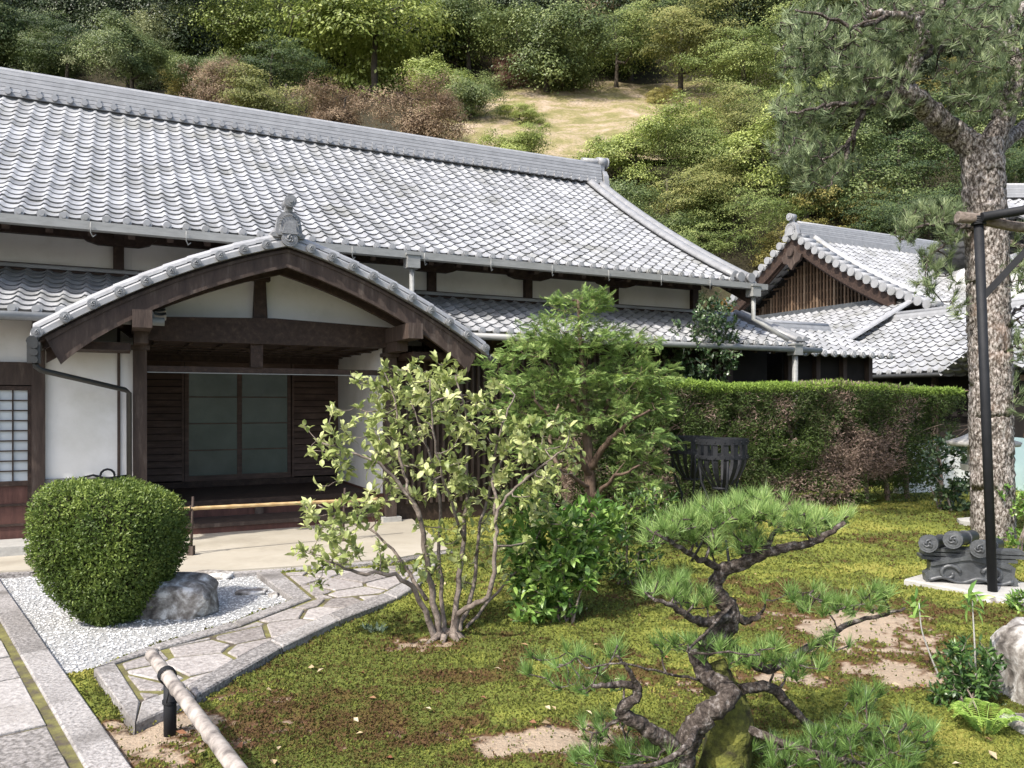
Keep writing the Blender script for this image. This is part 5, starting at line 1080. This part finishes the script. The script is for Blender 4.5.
# ------------------------------------------------------------ foreground garden pine
YB = 3.25; pb = np.array([(722-512)/F*YB, YB, 0.])
bp_ = thing('garden_pine', 'small twisted pine with mossy trunk and bright needle pads in the foreground', 'pine tree', pb)
m = MB(); sk = Skel()
sk.limb(m, np.array([pb+[0.0, 0, -.02], P(724, 760, YB), P(735, 720, YB), P(722, 690, YB+.05), P(712, 665, YB+.1)]), .115, .06, 14, 14, .004, .25)
m2 = m; m = MB()
LIMB = (([(688, 800, -.1), (680, 762, -.1), (690, 735, -.12), (703, 715, -.14), (722, 705, -.14), (732, 695, -.12), (722, 684, -.05), (708, 678, 0), (700, 664, .05), (694, 650, .1)], .055, .035),
        ([(694, 655, .1), (712, 640, .12), (727, 628, .12), (732, 612, .1), (722, 600, .1), (714, 590, .1), (716, 578, .1), (724, 570, .08), (745, 562, .05), (765, 552, .0), (790, 547, -.02), (815, 542, -.05), (845, 522, -.08)], .05, .009),
        ([(684, 760, -.1), (668, 742, -.15), (645, 728, -.18), (626, 716, -.2), (618, 710, -.2), (630, 703, -.22), (640, 694, -.22), (638, 684, -.22), (620, 684, -.25), (592, 686, -.3)], .042, .008),
        ([(640, 690, -.22), (632, 675, -.25), (618, 656, -.3)], .012, .005),
        ([(722, 640, .12), (740, 655, .2), (770, 672, .25), (795, 655, .3), (812, 645, .3), (832, 634, .3), (850, 622, .3), (880, 616, .25), (905, 608, .25)], .03, .006),
        ([(740, 690, 0), (770, 684, .05), (790, 706, .1), (808, 725, .15), (832, 732, .2), (880, 734, .25), (915, 728, .3)], .024, .006),
        ([(732, 612, .1), (712, 624, .0), (690, 618, -.1), (676, 607, -.15), (655, 600, -.2)], .028, .007),
        ([(732, 618, .1), (750, 622, .1), (762, 612, .1)], .022, .007),
        ([(724, 570, .1), (700, 560, .0), (675, 545, -.1), (655, 533, -.15)], .018, .005),
        ([(745, 562, .05), (750, 540, .1), (745, 520, .15), (735, 505, .2)], .016, .005),
        ([(765, 552, 0), (775, 530, .1), (790, 515, .15)], .014, .005),
        ([(700, 720, -.1), (690, 745, -.3), (660, 765, -.35), (620, 768, -.4)], .018, .006),
        ([(730, 720, 0), (775, 740, -.1), (820, 755, -.15), (870, 765, -.1)], .02, .006),
        ([(700, 680, 0), (660, 672, -.1), (620, 662, -.2), (590, 668, -.2)], .006, .003),
        ([(735, 600, .1), (700, 640, -.15), (680, 655, -.2), (720, 652, -.2), (760, 655, -.2)], .008, .003))
for pts, r0, r1 in LIMB: sk.limb(m, ptsline(pts, YB), r0*1.0, r1*1.0, 10, max(10, len(pts)*4), .003, .28)
PADS = ((740, 512, 60, 13, .22, 55), (700, 525, 50, 14, .2, 42), (665, 535, 28, 12, .15, 22), (780, 520, 45, 14, .2, 40), (820, 527, 32, 12, .15, 26), (735, 545, 55, 12, .2, 34), (760, 500, 30, 7, .15, 12), (845, 518, 8, 5, .05, 4),
        (670, 588, 38, 14, .18, 34), (690, 602, 25, 9, .12, 14), (800, 600, 42, 16, .2, 20), (850, 605, 40, 14, .2, 22), (880, 595, 14, 10, .1, 8),
        (690, 645, 45, 12, .18, 22), (750, 655, 55, 14, .18, 30), (800, 668, 30, 16, .15, 14),
        (555, 660, 38, 12, .2, 12), (590, 685, 40, 16, .2, 14), (618, 652, 14, 8, .08, 6), (540, 675, 18, 10, .1, 4),
        (610, 730, 35, 16, .2, 16), (650, 755, 45, 14, .25, 26), (590, 760, 30, 12, .2, 14), (700, 778, 60, 10, .25, 20),
        (790, 752, 50, 15, .25, 34), (850, 740, 50, 22, .25, 44), (905, 735, 35, 24, .2, 28), (830, 770, 70, 12, .3, 34), (900, 765, 40, 14, .25, 22), (868, 700, 30, 15, .15, 14), (830, 640, 25, 14, .15, 8))
tips = []
for (px, py, rx, ry, dy, n) in PADS: tips += [P(px+b_[0]*rx, py-b_[2]*ry, YB+b_[1]*dy*1.2) for b_ in ball(n, .2)]
tips = np.array(tips); tips[:, 2] = np.maximum(tips[:, 2], .04); dirs = sk.grow(m, tips, .012, .0035, 6, up=.2, kink=.1)
obj('limbs', m, M['bark_dark'], bp_); obj('trunk', m2, M['moss_bark'], bp_)
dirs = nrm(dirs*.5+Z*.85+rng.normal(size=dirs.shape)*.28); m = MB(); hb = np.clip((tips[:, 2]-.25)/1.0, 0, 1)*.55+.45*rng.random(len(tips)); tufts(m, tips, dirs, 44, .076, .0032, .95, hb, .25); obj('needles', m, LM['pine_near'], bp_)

# ------------------------------------------------------------ tall pine at the right
YT = 8.9; tb = G(992, 545); tb[1] = YT; tb[0] = (992-512)/F*YT; tb[2] = 0
tp_ = thing('tall_pine', 'tall pine with grey flaking trunk and wide grey-green needle pads at the right', 'pine tree', tb)
m = MB(); sk = Skel()
sk.limb(m, np.array([P(993, 552, YT)*[1, 1, 0], P(993, 520, YT), P(991, 430, YT), P(991, 380, YT), P(988, 300, YT), P(986, 230, YT), P(983, 170, YT), P(981, 140, YT)]), .222, .215, 36, 110, .004, .09)
mbr = MB()
for pts, r0, r1 in (([(978, 160), (966, 142), (952, 132), (938, 122, -.1), (924, 106, -.2), (914, 96, -.3), (903, 86, -.3), (908, 72, -.4), (914, 60, -.4), (924, 44, -.5), (920, 28, -.5), (914, 18, -.5), (890, 15, -.6), (868, 12, -.7)], .16, .03),
                    ([(903, 92, -.3), (880, 99, -.4), (864, 103, -.5), (861, 118, -.5), (855, 134, -.5), (848, 143, -.5), (835, 152, -.6), (822, 160, -.6)], .05, .012), ([(848, 143, -.5), (845, 160, -.6), (838, 172, -.7), (826, 187, -.7)], .025, .008),
                    ([(864, 103, -.5), (840, 104, -.8), (815, 108, -1.), (790, 112, -1.)], .03, .01), ([(908, 76, -.4), (880, 72, 0), (850, 66, .2), (825, 60, .3)], .04, .012), ([(880, 73, 0), (850, 45, -.3), (820, 38, -.5), (800, 48, -.6)], .035, .01),
                    ([(914, 60, -.4), (935, 50, -.2), (955, 40, 0), (985, 30, .1)], .05, .015), ([(986, 165), (994, 136), (1007, 111), (1018, 80), (1014, 58), (1004, 45), (1002, 30), (1015, 15), (1035, 0)], .15, .05),
                    ([(990, 155), (1008, 138, .3), (1035, 120, .5), (1070, 112, .6)], .12, .05), ([(1018, 70), (1040, 50, -.4), (1070, 40, -.6)], .06, .02), ([(938, 120, -.1), (955, 105, .4), (975, 100, .6), (1000, 92, .6)], .04, .012),
                    ([(914, 18, -.5), (935, 8, -.4), (955, -5, -.3)], .05, .02), ([(986, 235), (965, 225, -.2), (940, 222, -.3), (915, 228, -.3), (900, 240, -.4)], .035, .008), ([(965, 225, -.2), (945, 245, -.3), (930, 255, -.3), (925, 275, -.3)], .02, .006),
                    ([(996, 240), (1015, 245, -.1), (1040, 250, -.2)], .05, .02), ([(1000, 330), (1015, 310, .2), (1035, 300, .3)], .03, .01), ([(890, 15, -.6), (860, 28, -.9), (830, 18, -1.), (795, 10, -1.)], .03, .01)):
    sk.limb(m if r0 > .1 else mbr, ptsline(pts, YT), r0, r1, 12, max(12, len(pts)*4), .012, .2)
PADS = ((815, 30, 40, 26, .7, 150), (850, 60, 45, 20, .7, 130), (800, 62, 28, 20, .5, 70), (880, 75, 42, 18, .7, 110), (870, 25, 45, 22, .7, 110), (905, 40, 25, 24, .5, 70), (815, 105, 45, 20, .7, 130), (785, 115, 20, 14, .4, 40), (860, 100, 30, 14, .5, 60),
        (805, 150, 42, 20, .6, 110), (835, 165, 28, 18, .5, 60), (815, 180, 25, 14, .4, 40), (900, 108, 25, 12, .5, 36), (950, 30, 36, 22, .7, 100), (985, 60, 36, 22, .7, 90), (960, 75, 30, 16, .6, 60), (1005, 25, 36, 26, .8, 90), (975, 100, 35, 14, .6, 60), (945, 5, 50, 16, .8, 90), (1040, 70, 36, 40, .8, 90), (1010, 100, 25, 14, .5, 30), (1055, 20, 40, 30, .8, 60), (890, -5, 50, 14, .8, 80),
        (930, 212, 28, 10, .4, 50), (908, 228, 16, 14, .3, 30), (950, 232, 18, 12, .3, 30), (935, 262, 20, 16, .3, 26), (925, 285, 14, 10, .2, 12), (955, 210, 12, 8, .2, 14), (1018, 275, 12, 25, .3, 26), (1022, 340, 12, 30, .3, 26), (1015, 395, 8, 20, .2, 12), (1040, 240, 25, 30, .5, 40), (958, 300, 10, 20, .2, 8))
tips = []
for (px, py, rx, ry, dy, n) in PADS: tips += [P(px+b_[0]*rx, py-b_[2]*ry, YT-.2+b_[1]*dy*1.3) for b_ in ball(n, .2)]
tips = np.array(tips); dirs = sk.grow(mbr, tips, .028, .008, 5, up=.1, kink=.13); obj('trunk', m, M['bark_pine'], tp_); obj('branches', mbr, M['bark_dark'], tp_)
dirs = nrm(dirs*.6+Z*.75+rng.normal(size=dirs.shape)*.35); m = MB(); k_ = rng.random(len(tips)) < .68; tips = tips[k_]; dirs = dirs[k_]; tufts(m, tips, dirs, 34, .14, .0075, .8, None, .35); tufts(m, tips-dirs*.10, nrm(dirs+rng.normal(size=dirs.shape)*.6), 14, .12, .007, .9, None, .35); obj('needles', m, LM['pine_far'], tp_)

# ================================================================= FOREST ON THE HILL
def proto(kind, seed, lm, nclump, leaf, flat, clump, hole=.0, dens=70, shape=(1, 1, .9)):
    global rng
    keep = rng; rng = np.random.default_rng(seed)
    d = nrm(rng.normal(size=(nclump, 3))); d[:, 2] = np.where(d[:, 2] < -.35, -d[:, 2], d[:, 2]); r_ = .55+.47*rng.random(nclump)**.6; lc = rng.normal(size=(7, 3))*np.array([.42, .42, .30]); lr = .42+.22*rng.random(7); li_ = rng.integers(0, 7, nclump); ce = (lc[li_]+d*(r_*lr[li_])[:, None])*np.array(shape)
    ce *= (1+.35*(fbm(np.arctan2(d[:, 1], d[:, 0])*1.1+seed, d[:, 2]*2+seed, 2)-.5)*2)[:, None]
    if hole: ce = ce[fbm(d[:, 0]*2+seed*3, d[:, 2]*2+d[:, 1], 2) < 1-hole]
    m = MB(); sk = Skel(); sk.limb(m, [(0, 0, -1.5), (.03, .02, -.8), (-.02, .04, -.2), (.03, 0, .35)], .07, .025, 7, 10); sk.grow(m, ce[rng.random(len(ce)) < .35], .03, .008, 4, up=.5, kink=.08); tm = m.mesh('trunk')
    tm.materials.append(M['bark_forest'])
    leaf *= .74; n = len(ce); k = int(dens*1.55); cr = clump*(.6+.8*rng.random(n)); off = rng.normal(size=(n*k, 3))*.5*np.repeat(cr, k)[:, None]; off[:, 2] *= flat; off[:, 2] -= .35*(off[:, 0]**2+off[:, 1]**2)/np.repeat(cr, k)
    p = np.repeat(ce, k, 0)+off; nn_ = nrm(Z*.75+nrm(p)*.55+nrm(off)*.6+rng.normal(size=p.shape)*.28); dd = np.cross(nn_, rng.normal(size=p.shape)); tv = np.repeat(rng.random(n), k)*.55+rng.random(n*k)*.45
    m = MB(); m.leaves(p, dd, nn_, leaf*(.7+.7*rng.random(n*k)), leaf*.62*(.7+.6*rng.random(n*k)), np.clip(tv, 0, 1), .15); cm = m.mesh('crown'); cm.materials.append(lm)
    rng = keep; return tm, cm
PR = {
 'dark': [proto('dark', 1, leafmat('dark_evergreen_leaf', c(.016, .027, .011), c(.045, .068, .027), c(.15, .19, .08), .45, .2, .4), 170, .060, .45, .29, .15, 95), proto('dark', 2, bpy.data.materials['dark_evergreen_leaf'], 160, .062, .5, .30, .15, 95)],
 'mid': [proto('mid', 3, leafmat('mid_green_leaf', c(.045, .07, .022), c(.13, .175, .055), c(.33, .38, .14), .45, .3, .4), 150, .058, .42, .27, .2, 95), proto('mid', 4, bpy.data.materials['mid_green_leaf'], 140, .062, .38, .29, .2, 95)],
 'bright': [proto('bright', 5, leafmat('bright_yellow_green_leaf', c(.09, .13, .03), c(.27, .33, .075), c(.55, .60, .20), .45, .35, .4), 120, .066, .32, .30, .25, 95), proto('bright', 6, bpy.data.materials['bright_yellow_green_leaf'], 120, .066, .28, .32, .25, 95)],
 'maple': [proto('maple', 7, leafmat('olive_maple_leaf', c(.07, .085, .025), c(.20, .22, .06), c(.42, .40, .14), .5, .35, .3), 115, .050, .13, .38, .25, 105, (1.1, 1.1, .85)), proto('maple', 8, leafmat('green_maple_leaf', c(.05, .085, .022), c(.16, .21, .055), c(.37, .42, .14), .5, .35, .3), 115, .050, .13, .38, .25, 105, (1.15, 1.15, .8))],
 'rust': [proto('rust', 9, leafmat('rusty_leaf', c(.10, .065, .04), c(.25, .175, .11), c(.46, .35, .22), .5, .3, .3), 190, .045, .5, .24, .15, 85), proto('rust', 10, leafmat('red_brown_leaf', c(.07, .035, .025), c(.15, .075, .055), c(.28, .17, .11), .5, .3, .3), 170, .048, .25, .3, .2, 85)],
 'pale': [proto('pale', 11, leafmat('pale_grey_green_leaf', c(.10, .12, .05), c(.25, .28, .13), c(.45, .46, .25), .5, .3, .3), 170, .055, .8, .2, .2, 70, (.9, .9, 1.1))],
 'orange': [proto('orange', 12, leafmat('yellow_orange_leaf', c(.12, .12, .03), c(.28, .25, .07), c(.52, .46, .16), .5, .35, .3), 130, .06, .3, .26, .25, 70)],
 'layer': [proto('layer', 13, leafmat('deep_cypress_leaf', c(.014, .03, .011), c(.045, .078, .025), c(.17, .22, .065), .5, .2, .3), 110, .045, .11, .42, .2, 120, (1.15, 1.15, .9))]}
TR = {}
def tree(kind, v, x, y, zc, r, label, group=None, name='broadleaf_tree', cat='tree', rz=None):
    tm, cm = PR[kind][v % len(PR[kind])]; zb = float(hill(np.array(x), np.array(y)))-.15
    o = bpy.data.objects.new(name, None); scene.collection.objects.link(o); o.location = (x, y, zb); o.rotation_euler = (0, 0, rng.random()*6.28 if rz is None else rz)
    sx = r*(.92+.16*rng.random()); sz = r*(.92+.16*rng.random())
    for nm, me in (('trunk', tm), ('crown', cm)):
        c_ = bpy.data.objects.new(nm, me); scene.collection.objects.link(c_); c_.parent = o; c_.location = (0, 0, zc-zb); c_.scale = (sx, sx, sz)
    return tag(o, label, cat, group)
def solveY(py, rpx, px, lowk=.85):
    Y = 30.
    for _ in range(60):
        zt_ = CAMH+(HY-py)/F*Y; g_ = float(hill(np.array((px-512)/F*Y), np.array(Y)))+lowk*rpx/F*Y-zt_; Y += -g_*.6 if abs(g_) > .01 else 0; Y = min(max(Y, 25.5), 150)
    return Y
HT = [ # px, py, rpx, kind, variant, label
 (20, 25, 48, 'dark', 0, 'dark evergreen tree in the top left corner of the photo'),
 (85, 30, 42, 'dark', 1, 'dark evergreen behind the pale-tipped tree above the hall ridge'),
 (128, 66, 34, 'pale', 0, 'pale silvery tipped tree sticking up just above the ridge at left'),
 (182, 84, 17, 'orange', 0, 'small yellow-leaved tree beside the pale-tipped tree on the ridge line'),
 (45, 62, 30, 'mid', 0, 'olive green tree low over the ridge near the left edge'),
 (195, 28, 48, 'dark', 0, 'dark round evergreen between the pale tree and the bright green trees'),
 (262, 50, 42, 'bright', 0, 'bright green tree left of the tallest yellow-green crown'),
 (312, 45, 40, 'bright', 1, 'airy yellow-green tree between the bright green tree and the large crown'),
 (375, 45, 66, 'bright', 0, 'largest bright yellow-green tree over the middle of the hall roof'),
 (455, 40, 40, 'mid', 1, 'green tree with brownish tips right of the large yellow-green crown'),
 (225, 96, 32, 'rust', 0, 'brownish olive shrub tree low above the ridge under the bright green tree'),
 (285, 100, 34, 'maple', 0, 'olive-brown maple low above the ridge, next to the pinkish one'),
 (345, 112, 34, 'rust', 0, 'pinkish brown shrub tree above the ridge, left of the biggest pinkish one'),
 (410, 118, 44, 'rust', 0, 'broad pinkish brown tree above the ridge below the large yellow-green crown'),
 (472, 100, 30, 'mid', 0, 'green tree with mixed leaves just left of the dry grass slope'),
 (508, 78, 20, 'rust', 1, 'small dark red maple at the left edge of the dry grass slope'),
 (520, 118, 14, 'bright', 1, 'slender bright sapling tree on the left side of the grass slope'),
 (545, 56, 50, 'mid', 0, 'round dark green tree at the top left of the grass slope'),
 (617, 50, 36, 'maple', 1, 'green maple with a visible straight trunk at the top of the grass slope'),
 (682, 48, 42, 'maple', 0, 'maple with reddish tinted top at the upper edge of the grass slope'),
 (742, 62, 40, 'maple', 1, 'wide green maple at the upper right of the grass slope'),
 (598, 8, 40, 'rust', 0, 'brown tinted tree at the top edge above the straight-trunked maple'),
 (500, 5, 45, 'dark', 1, 'dark evergreen at the top edge between the bright and the brown trees'),
 (650, 0, 40, 'maple', 0, 'olive maple at the very top above the grass slope'),
 (720, 8, 45, 'dark', 0, 'dark evergreen at the very top right of the olive maple'),
 (655, 96, 15, 'orange', 0, 'small orange shrub growing in the grass slope'),
 (700, 112, 30, 'maple', 0, 'round olive shrub growing in the middle of the grass slope'),
 (635, 158, 34, 'bright', 1, 'bright green tree just right of the hall roof ridge end'),
 (705, 160, 38, 'maple', 1, 'mid green tree below the grass slope'),
 (668, 196, 38, 'maple', 0, 'olive layered tree behind the curved right edge of the hall roof'),
 (762, 158, 40, 'bright', 1, 'rounded green tree between the grass slope and the pine foliage'),
 (735, 215, 42, 'maple', 1, 'dark layered tree left of the lattice gable'),
 (695, 245, 36, 'maple', 1, 'green maple low behind the hall roof corner'),
 (808, 185, 44, 'mid', 1, 'green tree with yellowing leaves directly above the lattice gable ridge'),
 (865, 200, 36, 'orange', 0, 'yellow and orange maple above the rear hall ridge'),
 (900, 165, 46, 'layer', 0, 'dark layered evergreen behind the left limb of the tall pine'),
 (930, 215, 36, 'layer', 0, 'dark layered evergreen low behind the rear hall, next to the pine trunk'),
 (845, 120, 48, 'mid', 0, 'green tree behind the hanging pads of the tall pine'),
 (950, 120, 50, 'layer', 0, 'dark layered evergreen behind the fork of the tall pine'),
 (1015, 150, 40, 'mid', 0, 'green tree right of the tall pine trunk above the pale roof'),
 (1005, 95, 34, 'orange', 0, 'yellow-orange tree seen between the limbs of the tall pine'),
 (800, 75, 45, 'maple', 1, 'green maple behind the left pads of the tall pine'),
 (870, 50, 50, 'dark', 1, 'dark evergreen high behind the tall pine foliage'),
 (930, 78, 26, 'orange', 0, 'yellow-leaved tree behind the left limb of the tall pine'),
 (950, 20, 50, 'mid', 1, 'green tree at the top edge behind the tall pine foliage'),
 (1025, 40, 50, 'dark', 0, 'dark evergreen in the top right corner behind the tall pine'),
 (775, 20, 40, 'mid', 0, 'green tree at the top edge left of the tall pine foliage'),
 (665, 140, 30, 'bright', 0, 'bright green tree in front of the grass slope, up right of the ridge end'),
 (770, 112, 32, 'maple', 1, 'green tree covering the upper right end of the grass slope'),
 (430, 92, 30, 'bright', 1, 'yellow-green tree between the pinkish brown tree and the grass slope'),
 (640, 235, 30, 'mid', 1, 'mid green tree low behind the curved roof edge'),
 (740, 128, 34, 'maple', 0, 'olive tree covering the right part of the grass slope'),
 (790, 132, 30, 'mid', 1, 'green tree below the hanging pads at the right end of the grass slope'),
 (520, 150, 22, 'bright', 0, 'yellow-green shrub directly above the hall ridge at the foot of the grass slope'),
 (600, 225, 40, 'mid', 1, 'green tree hidden mostly behind the right end of the hall roof'),
 (780, 245, 34, 'orange', 0, 'autumn tinted tree close behind the left side of the lattice gable')]
for px, py, rp, kd, v, lb in HT:
    Y = solveY(py, rp, px, 1.15 if 600 < px < 780 and py < 75 else .8); x = (px-512)/F*Y; rp *= 1.25; tree(kd, v, x, Y, CAMH+(HY-py)/F*Y, rp/F*Y, lb)
fr = np.random.default_rng(21); nf = 0
for Y in (90, 97, 108, 121, 135):
    for px in np.arange(-190, 1240, 62):
        pj = px+fr.uniform(-25, 25); y = Y+fr.uniform(-4, 4); x = (pj-512)/F*y; r_ = fr.uniform(4.5, 6.2); zg = float(hill(np.array(x), np.array(y))); tree('dark' if fr.random() < .6 else ['mid', 'layer', 'maple'][int(fr.integers(3))], int(fr.integers(2)), x, y, zg+r_*fr.uniform(.7, 1.2), r_, 'distant tree massed in the shaded forest at the top of the hill', 'trees massed at the top of the hill')
for Y in (30, 39, 49, 60, 72, 84):
    for px in np.arange(-190, 1230, 78):
        pj = px+fr.uniform(-30, 30); y = Y+fr.uniform(-3, 3); x = (pj-512)/F*y; r_ = fr.uniform(1.3, 1.9)*(1+.014*Y); zg = float(hill(np.array(x), np.array(y))); zc = zg+r_*1.25
        pyt = HY-(zc+r_*1.1-CAMH)/y*F; rp_ = r_/y*F
        if 380 < pj+rp_ and pj-rp_ < 800 and 48 < y < 88: continue
        if pyt < 165 and 400 < pj+rp_ and pj-rp_ < 790 and y <= 48: zc -= (165-pyt)/F*y+r_*0
        if pyt < 10: continue
        if pj < 430 and y < 70:
            lim = 75+.166*(pj+rp_)
            if pyt < lim: zc -= (lim-pyt)/F*y
        if zc-zg < .3*r_: continue
        if x > 2 and y < 40: continue
        tree((['dark', 'mid', 'layer', 'dark'] if px < 400 else ['dark', 'layer', 'layer', 'dark', 'layer'])[int(fr.integers(4 if px < 400 else 5))], int(fr.integers(2)), x, y, zc, r_, 'undergrowth tree filling the shaded lower wood behind the temple roofs', 'trees filling the lower wood')  # dark leaf kinds carry the shade of the gaps between crowns
